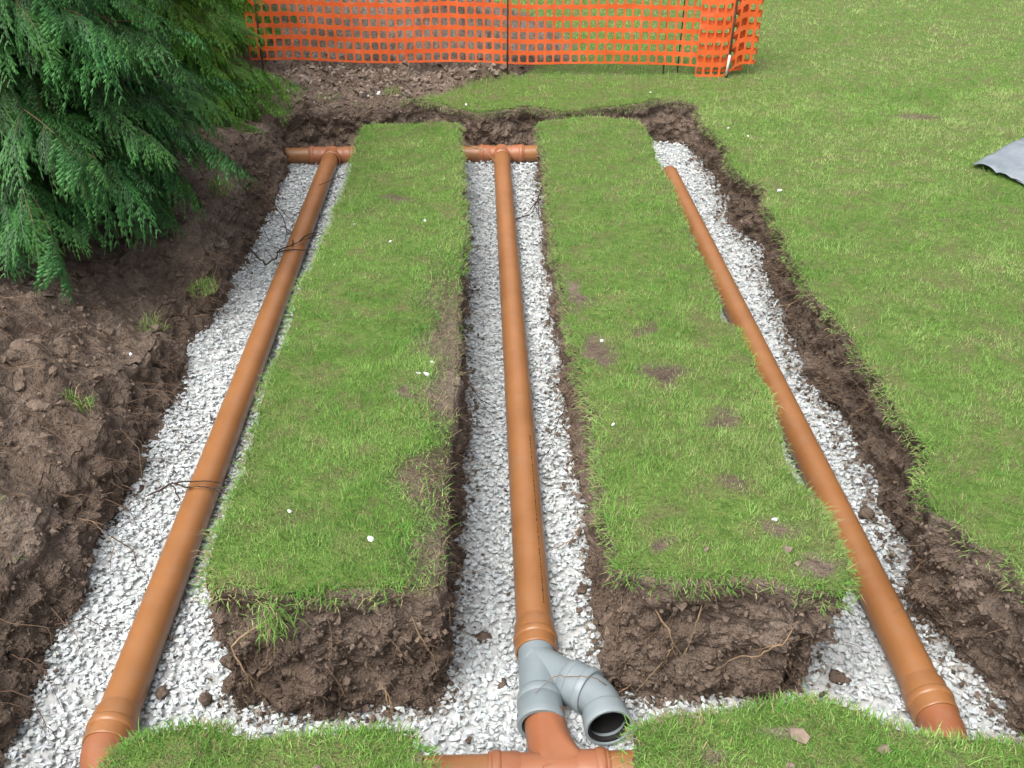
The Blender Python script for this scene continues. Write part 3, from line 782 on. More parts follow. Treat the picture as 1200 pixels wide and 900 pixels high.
# ---------------------------------------------------------------- safety fence
fence = thing('safety_fence', 'orange plastic mesh barrier fence on thin rods behind the trench', 'fence', (0, 7.66, -.17))
def net(path, zb, rows, pitch_z, pitch_s, hole, thick=.0025):
    """net of rounded holes following a plan path"""
    path = np.asarray(path, float); seg = np.linalg.norm(np.diff(path, axis=0), axis=1); cum = np.concatenate([[0], np.cumsum(seg)]); T = cum[-1]
    cols = int(T / pitch_s); mb = MB()
    hx, hz = hole
    P2 = []
    sq = [(-.5, -.5), (0, -.5), (.5, -.5), (.5, 0), (.5, .5), (0, .5), (-.5, .5), (-.5, 0)]
    oc = [(-.36, -.36), (0, -.5), (.36, -.36), (.5, 0), (.36, .36), (0, .5), (-.36, .36), (-.5, 0)]      # rounded square
    ocr = [(x * hx * (1.22 if abs(x) == .36 else 1), z * hz * (1.22 if abs(z) == .36 else 1)) for x, z in oc]
    pts = []; quads = []
    for j in range(rows):
        for i in range(cols):
            b = len(pts)
            jx = rnd.uniform(-.03, .03); jz = rnd.uniform(-.03, .03)
            for (x, z) in sq: pts.append((i + .5 + x, j + .5 + z))
            for (x, z) in ocr: pts.append((i + .5 + x + jx, j + .5 + z + jz))
            for k in range(8): quads.append((b + k, b + (k + 1) % 8, b + 8 + (k + 1) % 8, b + 8 + k))
    pts = np.array(pts); s = pts[:, 0] * pitch_s
    px = np.interp(s, cum, path[:, 0]); py = np.interp(s, cum, path[:, 1])
    tx = np.interp(s + .01, cum, path[:, 0]) - np.interp(s - .01, cum, path[:, 0]); ty = np.interp(s + .01, cum, path[:, 1]) - np.interp(s - .01, cum, path[:, 1])
    l = np.hypot(tx, ty) + 1e-9; nx, ny = -ty / l, tx / l
    z = zb(s) + pts[:, 1] * pitch_z
    wv = n2(s, z, .5, 300, 2) * .03 + n2(s, z, .16, 301, 2) * .006; z = z + n2(s, z * .3, .35, 302, 2) * .008
    V = np.stack([px + nx * wv, py + ny * wv, z], 1)
    Nn = np.stack([nx, ny, np.zeros(len(s))], 1) * thick / 2
    quads = np.array(quads); n = len(V)
    inner = []
    for b in range(0, n, 16):
        for k in range(8): inner.append((b + 8 + k, b + 8 + (k + 1) % 8, n + b + 8 + (k + 1) % 8, n + b + 8 + k))
    mb.add(np.concatenate([V + Nn, V - Nn]), np.concatenate([quads[:, ::-1], quads + n, np.array(inner)]))
    return mb
x_ = np.linspace(-1.72, 1.66, 40)
pa = np.stack([x_, .05 - .035 * (x_ + 1.7) / 3.3 + .012 * np.sin(x_ * 3), ], 1)
o = obj('net_panel', net(pa, lambda s: .125 - .055 * s / 3.4 + .006 * np.sin(s * 5), 12, .083, .0650, (.79, .68)).mesh('net_panel', M_net, False), fence)
# the spare end, folded back on itself round the last rod
th = np.linspace(0, math.pi, 14)
fold = [(1.63, -.03), (1.75, -.055), (1.90, -.06), (2.02, -.04)] + [(2.05 + .035 * math.sin(a), .0 - .04 * math.cos(a)) for a in th] + [(1.98, .05), (1.82, .06), (1.68, .045)] 
o = obj('folded_net', net(fold, lambda s: -.0 + .09 * sstep(.18, .34, s), 12, .090, .0590, (.74, .64)).mesh('folded_net', M_net, False), fence)
fold2 = [(1.64, -.005), (1.74, -.028), (1.87, -.03), (1.96, -.012), (2.0, .015), (1.9, .025)]
o = obj('folded_net', net(fold2, lambda s: .035 + 0 * s, 12, .088, .056, (.72, .62)).mesh('folded_net', M_net, False), fence)
def rod(x, y, top, r=.0065, tilt=(0, 0), mat=None, z0=-.12):
    v, q, t = sweep([(x, y, z0), (x + tilt[0] * .5, y + tilt[1] * .5, top * .5), (x + tilt[0], y + tilt[1], top)], r, 10, True); mb = MB(); mb.add(v, q, t)
    return obj('rod', mb.mesh('rod', mat or M_rod), fence)
rod(-1.62, -.02, 1.25, .007); rod(.205, -.035, 1.3, .0065, (.01, 0)); rod(1.40, .045, 1.2, .006); rod(1.51, .07, 1.2, .005, (.03, 0)); rod(1.855, -.088, 1.25, .0085, (.05, .02))
v, q, t = sweep([(1.851, -.096, .02), (1.864, -.094, .17)], .0095, 10, True); mb = MB(); mb.add(v, q, t); obj('rod_sleeve', mb.mesh('rod_sleeve', M_pale), fence)

# ---------------------------------------------------------------- conifers
def strip_quads(a, b, w, nrm):
    """flat tapered leaf from a to b"""
    d = b - a; s = np.cross(d, nrm); s /= np.linalg.norm(s, axis=1, keepdims=True) + 1e-9; s *= (w * .5)[:, None]
    m = a + d * .45
    return np.stack([a, m + s, b, m - s], 1)

def make_spray(L, r):
    A, B, Wd, C = [], [], [], []
    droop = r.uniform(.12, .42); side = r.uniform(-.18, .18)
    def curve(s): return np.array([s * L, side * s * s * L, -droop * (s ** 2) * L])
    nb = 12
    dark = np.array((.011, .044, .012)); lite = np.array((.066, .178, .054)); brown = np.array((.10, .055, .025))  # tips grow lighter; dark end deepened to paint shade inside the crown
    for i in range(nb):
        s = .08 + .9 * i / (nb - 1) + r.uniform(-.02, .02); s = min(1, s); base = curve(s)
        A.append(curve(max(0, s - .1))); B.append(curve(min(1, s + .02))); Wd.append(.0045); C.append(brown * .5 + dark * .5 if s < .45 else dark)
        for sg in (-1, 1):
            if r.random() < .1: continue
            bl = L * (.50 * (1 - s) ** .7 * min(1, .5 + s * 2) + .05) * r.uniform(.65, 1.25)
            an = R(r.uniform(28, 48)); d = np.array([math.cos(an), sg * math.sin(an), -.15 - .5 * r.random()])
            q = r.uniform(.2, .6); m = max(3, int(bl / .014)); prev = base; tone = r.uniform(-.18, .18)
            dead = r.random() < .003
            for j in range(m):
                f = (j + 1) / m; bp = base + d * bl * f + np.array((.12 * f * f * bl, -sg * .12 * f * f * bl, -q * bl * f * f))
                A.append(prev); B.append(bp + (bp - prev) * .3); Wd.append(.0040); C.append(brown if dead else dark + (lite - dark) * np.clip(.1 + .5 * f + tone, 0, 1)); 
                dirn = (bp - prev) / (np.linalg.norm(bp - prev) + 1e-9)
                for s2 in (-1, 1):
                    if r.random() < .12: continue
                    sl = min(.042, bl * .5) * (1 - f * .62) * r.uniform(.6, 1.35); a2 = s2 * R(r.uniform(24, 42))
                    d2 = np.array([dirn[0] * math.cos(a2) - dirn[1] * math.sin(a2), dirn[0] * math.sin(a2) + dirn[1] * math.cos(a2), dirn[2] - r.uniform(0, .45)])
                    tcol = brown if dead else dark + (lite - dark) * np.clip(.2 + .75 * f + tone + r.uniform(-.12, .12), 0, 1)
                    A.append(prev); B.append(prev + d2 * sl); Wd.append(.0042); C.append(tcol)
                    if sl > .018:
                        for s3 in (-1, 1):
                            a3 = a2 + s3 * R(32); mid_ = prev + d2 * sl * .4
                            A.append(mid_); B.append(mid_ + np.array([dirn[0] * math.cos(a3) - dirn[1] * math.sin(a3), dirn[0] * math.sin(a3) + dirn[1] * math.cos(a3), d2[2]]) * sl * .5); Wd.append(.0036); C.append(tcol * 1.05)
                prev = bp
    A, B = np.array(A), np.array(B)
    return strip_quads(A, B, np.array(Wd), np.array([[0, .15, 1.]])), np.array(C)

def rot_to(d, up=np.array((0, 0, 1.)), roll=0):
    x = d / np.linalg.norm(d); y = np.cross(up, x); y /= np.linalg.norm(y) + 1e-9; z = np.cross(x, y)
    y2 = y * math.cos(roll) + z * math.sin(roll); z2 = -y * math.sin(roll) + z * math.cos(roll)
    return np.stack([x, y2, z2], 1)

rb = random.Random(21)
SPR = [make_spray(rb.uniform(.17, .30), rb) for _ in range(10)]
def make_bough(k):
    r = random.Random(100 + k); L = r.uniform(.40, .56); n = 10
    s = np.linspace(0, 1, n); path = np.stack([s * L, .04 * np.sin(s * 3 + k), .10 * s * L - .34 * s ** 2 * L], 1)
    V, Cc = [], []
    for i in range(11):
        f = .15 + .85 * i / 10; p = np.array([np.interp(f, s, path[:, c]) for c in range(3)])
        tn_ = np.array([np.interp(min(1, f + .05), s, path[:, c]) - np.interp(f - .05, s, path[:, c]) for c in range(3)]); tn_ /= np.linalg.norm(tn_)
        sg = (-1) ** i; an = R(r.uniform(25, 50)) * sg * (0 if i == 10 else 1)
        d = np.array([tn_[0] * math.cos(an) - math.sin(an) * 0, math.sin(an), tn_[2] * math.cos(an) - r.uniform(-.05, .38)])
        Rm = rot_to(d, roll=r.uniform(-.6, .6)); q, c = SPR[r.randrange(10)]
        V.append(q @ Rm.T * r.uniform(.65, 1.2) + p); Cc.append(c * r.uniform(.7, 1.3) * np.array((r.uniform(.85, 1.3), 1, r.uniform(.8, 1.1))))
    V = np.concatenate(V); C = np.repeat(np.concatenate(Cc), 4, 0); nq = len(V)
    tv, tq, _ = sweep(path, np.linspace(.006, .0015, n), 5)
    v = np.concatenate([V.reshape(-1, 3), tv]); q = np.concatenate([np.arange(nq * 4).reshape(-1, 4), tq + nq * 4])
    c = np.concatenate([C, np.tile((.10, .062, .035), (len(tv), 1))])
    return v, q, c
BOUGH = [make_bough(k) for k in range(9)]
TINT = {'blue': np.array((.88, 1.05, .90)), 'green': np.array((1.75, 1.65, .60)), 'mid': np.array((.95, 1.05, .75))}
bough_mesh = {}
for tn_, tv_ in TINT.items():
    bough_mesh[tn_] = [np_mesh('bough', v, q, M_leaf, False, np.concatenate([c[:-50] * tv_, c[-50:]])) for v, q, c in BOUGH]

def conifer(label, x, y, rad, h, tint, seed, nb=240, low=.1):
    r = random.Random(seed); z0 = float(gz(np.array([x]), np.array([y]))[0])
    t = thing('conifer_tree', label, 'tree', (x, y, z0), 'conifers of the hedge on the left')
    n = 9; s = np.linspace(0, 1, n)
    v, q, tt = sweep(np.stack([.03 * np.sin(s * 4), .03 * np.cos(s * 5), -.1 + s * (h * .97)], 1), .075 * (1 - s) + .012, 10, True)
    mb = MB(); mb.add(v, q, tt, (.11, .075, .05)); obj('trunk', mb.mesh('trunk', M_bark), t)
    prof = lambda z: rad * (1 - (z / h)) ** .55 * (1 if z > .25 else .88 + .5 * z)
    lim = MB()
    for i in range(nb):
        f = i / nb; z = low + (h - low - .15) * (f ** 1.55)
        a = i * 2.39996 + r.uniform(-.3, .3); layer = r.random()
        rr = prof(z); inner = layer < .28
        start = max(.05, rr - r.uniform(.36, .56) - (.25 if inner else 0))
        el = R(r.uniform(-12, 22)); o = obj('bough', r.choice(bough_mesh[tint]), t)
        o.location = (start * math.cos(a), start * math.sin(a), z + .1)
        o.rotation_euler = (r.uniform(-.35, .35), -el, a + r.uniform(-.3, .3)); k = r.uniform(.8, 1.2); o.scale = (k, k, k)
        if i % 2 == 0:
            v, q, _ = sweep([(0, 0, max(.1, z - .1)), (start * .55 * math.cos(a), start * .55 * math.sin(a), z + .05), (start * math.cos(a), start * math.sin(a), z + .1)], [.014, .010, .006], 6); lim.add(v, q, None, (.12, .08, .05))
    obj('limb', lim.mesh('limb', M_bark), t)
    return t
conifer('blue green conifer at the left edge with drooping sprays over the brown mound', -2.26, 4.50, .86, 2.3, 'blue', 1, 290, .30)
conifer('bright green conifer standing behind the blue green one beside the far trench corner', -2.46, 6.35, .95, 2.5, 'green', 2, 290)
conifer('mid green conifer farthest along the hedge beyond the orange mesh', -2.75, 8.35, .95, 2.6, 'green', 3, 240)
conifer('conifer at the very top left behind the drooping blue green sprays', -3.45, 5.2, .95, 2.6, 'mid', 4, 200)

# ---------------------------------------------------------------- plastic sheet on the lawn
sx = np.linspace(0, 1, 26); sy = np.linspace(0, 1, 22); A_, B_ = np.meshgrid(sx, sy, indexing='ij')
cor = np.array([(2.76, 5.36), (3.42, 5.98), (3.7, 5.35), (2.93, 4.93)])
Pq = ((1 - A_) * (1 - B_))[..., None] * cor[0] + (A_ * (1 - B_))[..., None] * cor[1] + (A_ * B_)[..., None] * cor[2] + ((1 - A_) * B_)[..., None] * cor[3]
Pq[..., 0] += n2(B_, A_, .3, 401, 2) * .02
zz = gz(Pq[..., 0], Pq[..., 1]) + .018 + np.abs(n2(A_, B_, .22, 402, 2)) * .035 + n2(A_, B_ * .3, .1, 403, 2) * .012
ii = np.arange(A_.size).reshape(A_.shape); Q = np.stack([ii[:-1, :-1], ii[:-1, 1:], ii[1:, 1:], ii[1:, :-1]], -1).reshape(-1, 4)
V = np.concatenate([Pq, zz[..., None]], -1).reshape(-1, 3)
sh = thing('plastic_sheet', 'crumpled grey plastic sheet lying on the lawn at the right edge', 'plastic sheet', (2.9, 5.3, -.12))
off = np.array((2.9, 5.3, -.12))
o = obj('sheet', np_mesh('sheet', V - off, Q, M_sheet, True), sh); md_ = o.modifiers.new('thickness', 'SOLIDIFY'); md_.thickness = .004
c2 = np.array([(2.87, 5.16), (3.05, 5.24), (3.2, 5.0), (2.90, 4.90)])
Pq = ((1 - A_) * (1 - B_))[..., None] * c2[0] + (A_ * (1 - B_))[..., None] * c2[1] + (A_ * B_)[..., None] * c2[2] + ((1 - A_) * B_)[..., None] * c2[3]
V = np.concatenate([Pq, (gz(Pq[..., 0], Pq[..., 1]) + .02 + n2(A_, B_, .3, 405, 2) * .01)[..., None]], -1).reshape(-1, 3)
o = obj('folded_corner', np_mesh('folded_corner', V - off, Q, M_sheet, True), sh); md_ = o.modifiers.new('thickness', 'SOLIDIFY'); md_.thickness = .004

# ---------------------------------------------------------------- roots
def root_mesh(pts, r0, r1, seed, forks=1, col=(.10, .062, .038)):
    q = np.array(pts, float); n = len(q); out = []
    r = np.random.RandomState(seed)
    for i in range(n - 1):
        p0, p1, p2, p3 = q[max(i - 1, 0)], q[i], q[i + 1], q[min(i + 2, n - 1)]
        for t in np.arange(0, 1, .125): out.append(.5 * ((2 * p1) + (-p0 + p2) * t + (2 * p0 - 5 * p1 + 4 * p2 - p3) * t * t + (-p0 + 3 * p1 - 3 * p2 + p3) * t ** 3))
    out.append(q[-1]); c = np.array(out); m = len(c)
    L = np.linalg.norm(np.diff(c, axis=0), axis=1).sum()
    c[1:-1] += np.cumsum(r.normal(0, L * .011, (m - 2, 3)), 0) * np.sin(np.linspace(0, math.pi, m - 2))[:, None]
    mb = MB(); v, qq, t = sweep(c, np.linspace(r0 * .75, r1 * .4, m) * np.clip(.25 + np.arange(m) / 5, 0, 1) * (1 + .15 * r.normal(size=m)).clip(.7, 1.4), 6, True); mb.add(v, qq, t, col)
    for k in range(forks):
        i = r.randint(m // 4, max(m // 4 + 1, m - 3)); d = c[min(i + 2, m - 1)] - c[i - 1]; d /= np.linalg.norm(d) + 1e-9
        s = np.cross(d, (0, 0, 1)) * r.choice((-1, 1)) * r.uniform(.4, 1); fl = L * r.uniform(.15, .35); st = np.linspace(0, 1, 7)[:, None]
        f = c[i] + (d + s) * st * fl + np.array((0, 0, -.25)) * st ** 2 * fl; f[1:] += np.cumsum(r.normal(0, fl * .025, (6, 3)), 0)
        v, qq, t = sweep(f, np.linspace(r0 * .6, r1 * .6, 7), 5, True); mb.add(v, qq, t, col)
    return mb.mesh('root', M_root)
def root(pts, r0, r1, label, seed, forks=1, col=(.10, .062, .038), group=None):
    b = np.array(pts[0]); return tag(obj('root', root_mesh(np.array(pts) - b, r0, r1, seed, forks, col), None, tuple(b)), label, 'root', group)
PT = PIPE_Z + PR
DK = (.045, .03, .022); TAN = (.24, .165, .10)
root([(-1.22, 2.86, -.43), (-1.10, 2.83, -.36), (-1.02, 2.81, PT + .005), (-.93, 2.80, -.37), (-.80, 2.81, -.40)], .0055, .003, 'dark forked root lying across the left pipe halfway down the trench', 11, 3, DK)
root([(-1.28, 4.95, -.30), (-1.16, 4.83, -.40), (-1.05, 4.86, PT + .004), (-.95, 5.0, PT + .002), (-.86, 5.06, -.34)], .008, .004, 'thickest dark root draped over the upper left pipe', 12, 4, DK)
root([(-1.3, 5.6, -.25), (-1.17, 5.45, -.42), (-1.1, 5.2, -.44)], .005, .002, 'dark twig leaning from the bank onto the upper left gravel', 13, 3, DK)
root([(-1.0, 5.85, -.36), (-.9, 5.92, -.34), (-.78, 5.95, -.30)], .004, .002, 'thin dark twig between the left pipe and the turf strip near the far tee', 14, 2, DK)
root([(.40, 5.85, -.30), (.32, 5.65, -.42), (.24, 5.45, -.44)], .006, .002, 'dark branching root on the gravel right of the middle pipe near the far tee', 15, 4, DK)
root([(-.13, 6.42, -.30), (.0, 6.38, PT + .06), (.09, 6.26, -.36)], .007, .004, 'pale bent root leaning on the far tee of the middle pipe', 16, 0, TAN)
root([(.40, 1.935, -.39), (.36, 1.885, -.40), (.30, 1.86, PIPE_Z + .085), (.20, 1.90, PIPE_Z + .066), (.12, 1.86, PIPE_Z + .068)], .0032, .0015, 'thin brown root lying across the grey fittings', 17, 1, (.16, .10, .065))
root([(.42, 1.93, -.08), (.47, 1.905, -.2), (.455, 1.90, -.28), (.40, 1.895, -.40)], .004, .0018, 'long tan root hanging down the front face of the right turf strip', 18, 2, TAN)
root([(.56, 1.92, -.10), (.545, 1.905, -.17), (.52, 1.895, -.27)], .003, .0012, 'short pale root on the front face of the right turf strip', 19, 1, TAN)
root([(.80, 1.87, -.12), (.76, 1.86, -.2), (.68, 1.89, -.26), (.60, 1.90, -.34)], .0035, .0015, 'slanting tan root near the right corner of the right turf strip face', 20, 2, TAN)
root([(-.56, 1.88, -.08), (-.66, 1.85, -.14), (-.63, 1.855, -.27), (-.60, 1.87, -.36)], .0045, .002, 'curved pale root hanging on the front face of the left turf strip', 22, 2, TAN)
root([(-.30, 1.885, -.32), (-.27, 1.865, -.38), (-.28, 1.85, -.45)], .004, .0015, 'pale forked root low on the front face of the left turf strip', 23, 3, TAN)
root([(-.20, 1.90, -.1), (-.17, 1.88, -.2), (-.14, 1.885, -.3)], .003, .0012, 'thin root near the right corner of the left turf strip face', 24, 1, TAN)
root([(.34, 2.62, -.35), (.26, 2.55, -.42), (.20, 2.47, -.38)], .0032, .0015, 'thin pale root reaching from the right turf strip to the middle pipe', 25, 1, TAN)
root([(.34, 3.35, -.33), (.27, 3.25, -.40), (.22, 3.05, -.44)], .0035, .0012, 'thin root on the gravel right of the middle pipe halfway along', 26, 3, DK)
root([(-.10, 3.5, -.33), (-.02, 3.45, -.43), (.05, 3.3, -.445)], .003, .0012, 'thin root on the gravel left of the middle pipe', 27, 3, DK)
root([(-.70, 2.35, -.42), (-.78, 2.40, -.37), (-.93, 2.43, -.40)], .0035, .002, 'pale short root sticking out under the left strip towards the left pipe', 28, 0, TAN)
root([(-1.20, 5.0, -.20), (1.25 - 2.35, 4.98, -.42), (-1.03, 4.9, PT + .01)], .003, .0012, 'thin twig beside the thickest root on the upper left pipe', 29, 2, DK)
root([(1.39, 3.9, -.2), (1.33, 3.86, -.22), (1.26, 3.9, -.25)], .003, .0012, 'thin straw coloured root on the right trench wall', 30, 1, TAN)
# roots poking out of the left bank
BANK = MB()
for k in range(64):
    y = rs.uniform(1.75, 5.9); z = rs.uniform(-.42, -.20); x = -1.26 - .10 * (z + .42) / .3 + rs.normal(0, .015)
    L = rs.uniform(.06, .20) * (1.25 if k < 14 else 1); dx = rs.uniform(.0, .7); dy = rs.normal(-.3, .8)
    pts = [(x - .03, y, z + .01), (x + .04, y + dy * L * .25, z - .005 + rs.normal(0, .01)), (x + .04 + dx * L * .55, y + dy * L * .7, max(-.44, z - .05)), (x + .04 + dx * L, y + dy * L, max(-.445, z - rs.uniform(.05, .16)))]
    tan_ = rs.rand() < .3; c_ = (.15, .10, .065) if tan_ else (.085, .052, .034)
    if k < 14:
        w_ = 'pale tan' if tan_ else 'dark brown'; part_ = 'near end' if y < 3.0 else ('middle stretch' if y < 4.4 else 'far end')
        root(pts, rs.uniform(.0022, .0038), .0009, '%s root poking out of the %s of the left soil bank' % (w_, part_), 200 + k, int(rs.randint(1, 4)), c_, '%s roots poking out of the %s of the left bank' % (w_, part_))
    else:
        r0 = rs.uniform(.0012, .0024); n_ = 9; st = np.linspace(0, 3, n_); q_ = np.array(pts)
        p_ = np.stack([np.interp(st, range(4), q_[:, c]) for c in range(3)], 1); p_[1:] += np.cumsum(rs.normal(0, .006, (n_ - 1, 3)), 0)
        v, q, t = sweep(p_, np.linspace(r0, .0006, n_), 5); BANK.add(v, q, None, c_)
for k in range(520):
    x, y = rs.uniform(-1.9, -1.28), rs.uniform(1.6, 6.4); n_ = 6; a_ = rs.uniform(0, 6.28); L = rs.gamma(3, .03)
    p_ = np.stack([x + math.cos(a_) * np.linspace(0, L, n_), y + math.sin(a_) * np.linspace(0, L, n_), np.zeros(n_)], 1); p_[1:, :2] += np.cumsum(rs.normal(0, L * .07, (n_ - 1, 2)), 0)
    if look(MH, p_[:, 0], p_[:, 1]).any(): continue
    p_[:, 2] = gz(p_[:, 0], p_[:, 1]) + .004 + np.abs(rs.normal(0, .006, n_))
    v, q, _ = sweep(p_, np.linspace(.0016, .0007, n_), 3); BANK.add(v, q, None, np.array((.17, .115, .075)) * rs.uniform(.4, 1.3))
# hair roots over every cut face
Wf = W[(W[:, 2] > -.42)]
k = rs.choice(len(Wf), 3800); mb = BANK
for w in Wf[k]:
    n_ = 5; L = rs.gamma(3, .016); st = np.linspace(0, 1, n_)[:, None]
    d = np.array((w[3] * rs.uniform(.1, .7) + rs.normal(0, .5), w[4] * rs.uniform(.1, .7) + rs.normal(0, .5), rs.uniform(-1, .1)))
    p = w[:3] + d * st * L; p[1:] += np.cumsum(rs.normal(0, L * .06, (n_ - 1, 3)), 0)
    v, q, _ = sweep(p, np.linspace(.0011, .0005, n_), 3); mb.add(v, q, None, np.array((.17, .115, .075)) * rs.uniform(.5, 1.35))
tag(obj('fine_roots', mb.mesh('fine_roots', M_root)), 'fine hair roots hanging out of the cut soil faces', kind='stuff')

# ---------------------------------------------------------------- loose stones and clods
def stone(name, x, y, size, label, cat, group, col, z=None, seed=0, mat=None, flat=(.45, .7)):
    (v, f), = hull_variants(1, 16, flat, 900 + seed)
    z = float(gz(np.array([x]), np.array([y]))[0]) if z is None else z
    Rm = rotmats(1, np.random.RandomState(seed), .25)[0]
    me = np_mesh(name, v @ Rm.T * size, f, mat or M_stone, False, np.tile(col, (len(v), 1)))
    return tag(obj(name, me, None, (x, y, z + size * .32)), label, cat, group)
def clod(x, y, size, label, group, tone, z, seed):      # crumbly lump: a sphere broken up by cell noise
    bm = bmesh.new(); bmesh.ops.create_icosphere(bm, subdivisions=3, radius=1)
    v = np.array([w.co for w in bm.verts]); f = np.array([[w.index for w in q.verts] for q in bm.faces]); bm.free()
    o_ = seed * 3.7; d = 1 + .28 * fbm(v * 1.3 + o_, 2, seed) + .55 * (.5 - worley(v * 1.5 + o_, seed)) + .22 * (.5 - worley(v * 4 + o_, seed + 1))
    v = v * d[:, None] * np.array((1, .8, .62)) * size
    z = float(gz(np.array([x]), np.array([y]))[0]) if z is None else z
    me = np_mesh('soil_clod', v, f, M_clod, True, np.full((len(v), 3), tone))
    o = obj('soil_clod', me, None, (x, y, z + size * .2)); o.rotation_euler = (0, 0, seed * 1.3); return tag(o, label, 'soil clod', group)
WH = (.52, .53, .53)
for k, (x, y, s_, lab) in enumerate((
        (-.235, 3.04, .013, 'white chip pair member on the left turf strip beside the larger white chip'), (-.205, 3.03, .015, 'largest white chip in the middle of the left turf strip'), (-.19, 3.12, .010, 'small white chip right of the larger ones on the left strip'),
        (-.555, 2.22, .011, 'white chip near the left front of the left turf strip'), (-.315, 2.09, .012, 'white chip near the front edge of the left turf strip'), (-.43, 4.32, .011, 'lone white chip in the upper half of the left turf strip'),
        (-.28, 4.58, .011, 'white chip at the upper right edge of the left turf strip'), (-.62, 4.55, .010, 'white chip at the upper left edge of the left turf strip'), (.80, 2.15, .012, 'white chip near the front right corner of the right turf strip'),
        (.41, 2.66, .009, 'white chip near the front left edge of the right turf strip'), (.44, 3.27, .010, 'white chip beside the bare patch on the right turf strip'), (1.57, 4.98, .016, 'white chip on the lawn near the right trench lip'),
        (1.22, 7.18, .013, 'white chip on the turf behind the right strip'), (1.58, 6.25, .013, 'upper white chip on the lawn at the far right corner of the trench'), (1.66, 6.05, .011, 'lower white chip on the lawn at the far right corner of the trench'),
        (-.71, 7.02, .026, 'largest white stone on the spoil bank behind the left strip'), (-.78, 6.96, .018, 'smaller white stone beside the largest one on the spoil bank'), (-1.16, 6.92, .020, 'white stone on the spoil bank near the far left corner'),
        (-.10, 6.86, .014, 'white chip on the turf lip behind the middle pipe'), (-1.43, 3.55, .012, 'white chip on the soil bank left of the left pipe'))):
    stone('stone_chip', x, y, s_, lab, 'stone', 'white chips lying on grass and spoil', WH, None, k)
BR = (.17, .130, .10)
for k, (x, y, s_, lab) in enumerate(((.80, 2.02, .022, 'tan stone on the bare patch near the front right corner of the right strip'), (.81, 1.965, .018, 'tan stone at the front right edge of the right strip'), (.585, 2.03, .014, 'tan pebble near the front middle of the right strip'),
        (.66, 1.41, .026, 'largest flat tan stone on the near right turf'), (.62, 1.34, .014, 'small tan stone below the flat one on the near right turf'), (.83, 1.37, .016, 'tan stone on the near right turf towards the right pipe'), (-.36, 1.36, .017, 'upright tan stone on the near left turf'), (-.30, 1.345, .012, 'small tan stone beside the upright one on the near left turf'))):
    stone('stone', x, y, s_, lab, 'stone', 'tan stones lying on the turf', BR, None, 40 + k)
for k, (x, y, s_, lab) in enumerate(((-.015, 2.17, .026, 'brown soil clod on the gravel left of the middle pipe'), (.035, 1.99, .020, 'tan clod on the gravel left of the grey fitting'), (1.00, 1.98, .026, 'mossy clod on the gravel left of the right pipe near its socket'),
        (.915, 2.05, .03, 'dark clod fallen at the right front corner of the right strip'), (1.335, 2.72, .03, 'brown clod on the gravel in the right trench'), (1.40, 2.06, .024, 'brown clod at the foot of the right wall near the corner'),
        (-.93, 1.99, .022, 'brown clod on the gravel between the left pipe and the left strip'), (-.80, 1.96, .022, 'brown clod against the left front corner of the left strip'), (.30, 2.37, .02, 'mossy clod on the gravel right of the middle pipe'))):
    clod(x, y, s_, lab, 'soil clods fallen on the gravel', .85, GRAVEL_Z + .003, 70 + k)
r3 = np.random.RandomState(77)
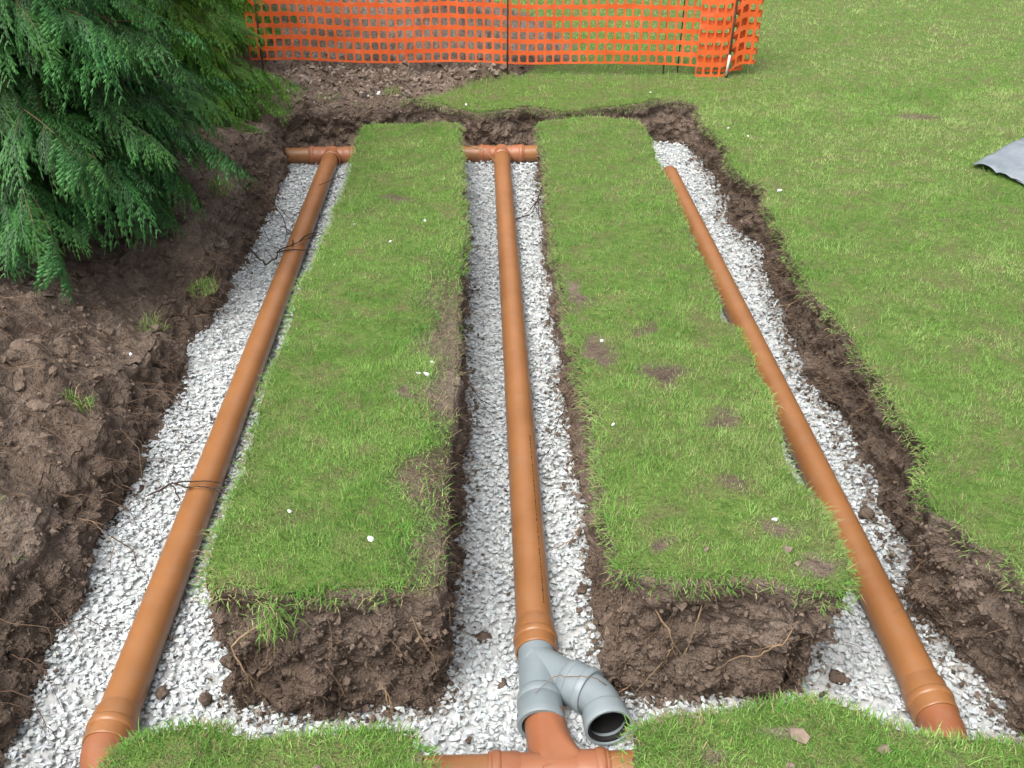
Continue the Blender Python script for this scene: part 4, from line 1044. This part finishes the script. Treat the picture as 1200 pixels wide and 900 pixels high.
for k, (x, y, s_, lab) in enumerate(((-1.55, 7.25, .040, 'large grey stone at the left end of the rubble bank under the mesh'), (-1.30, 7.40, .034, 'grey brown stone near the left rod of the mesh'), (-1.12, 7.15, .046, 'biggest flat stone in the rubble bank under the mesh'),
        (-.92, 7.36, .030, 'grey stone at the middle of the rubble bank close below the mesh'), (-.70, 7.22, .036, 'tan stone in the rubble bank above the two white stones'), (-.48, 7.42, .038, 'angular stone in the rubble bank just below the mesh'),
        (-.25, 7.30, .034, 'grey stone in the rubble bank near the edge of the turf'), (-.05, 7.48, .042, 'large tan stone at the right end of the rubble bank'), (.12, 7.55, .032, 'tan stone beside the middle rod of the mesh'), (-1.40, 7.05, .030, 'dark stone at the front left of the rubble bank'))):
    stone('stone', x, y, s_, lab, 'stone', 'larger stones in the rubble bank', np.array((.20, .16, .13)) * r3.uniform(.8, 1.25), None, 200 + k)
x = r3.uniform(-1.8, .35, 900); y = r3.uniform(6.95, 7.75, 900); m = soil_zone(x, y) > .8; x, y = x[m], y[m]; sz = r3.gamma(3, .0065, len(x)).clip(.008, .04)
tag(obj('rubble', scatter('rubble', CL, np.stack([x, y, gz(x, y) + sz * .2], 1), sz, rotmats(len(x), r3, .4), np.array((.20, .16, .13)) * r3.uniform(.6, 1.25, (len(x), 1)), M_stone)), 'grey brown stony rubble covering the far bank below the mesh', kind='stuff')
for k, (x, y, s_, lab) in enumerate(((-2.0, 2.72, .050, 'brown clod at the left edge of the picture on the mound'), (-1.62, 2.55, .045, 'brown clod half way down the mound above the bank'), (-1.70, 3.25, .040, 'brown clod on the crest of the mound under the conifer'),
        (-1.95, 3.30, .034, 'small brown clod on the mound crest at the far left'), (-1.55, 2.95, .038, 'brown clod on the mound shoulder towards the left pipe'), (-1.72, 2.15, .055, 'large clod low on the left spoil at the picture edge'),
        (-1.56, 2.2, .040, 'clod on the bank top beside the near grass clump'), (-1.58, 3.75, .034, 'clod on the bank just below the conifer tips'), (-1.5, 4.45, .030, 'clod on the bank beside the middle conifer sprays'), (-1.52, 5.35, .040, 'clod on the far left bank near the crest'), (-1.6, 1.85, .045, 'clod at the lower left corner of the bank top'))):
    clod(x, y, s_, lab, 'clods on the left spoil bank', r3.uniform(.9, 1.15), None, 400 + k)
x = r3.uniform(-2.6, -1.4, 700); y = r3.uniform(1.6, 5.9, 700); sz = r3.gamma(1.5, .009, 700).clip(.006, .045)
tag(obj('loose_clods', scatter('loose_clods', CL, np.stack([x, y, gz(x, y) + sz * .15], 1), sz, rotmats(700, r3), np.ones((1, 3)) * r3.uniform(.85, 1.25, (700, 1)), M_clod, False)), 'loose brown clods strewn over the left spoil bank', kind='stuff')
clod(-1.78, 2.78, .085, 'biggest brown clod on the left mound', None, 1.1, None, 450)
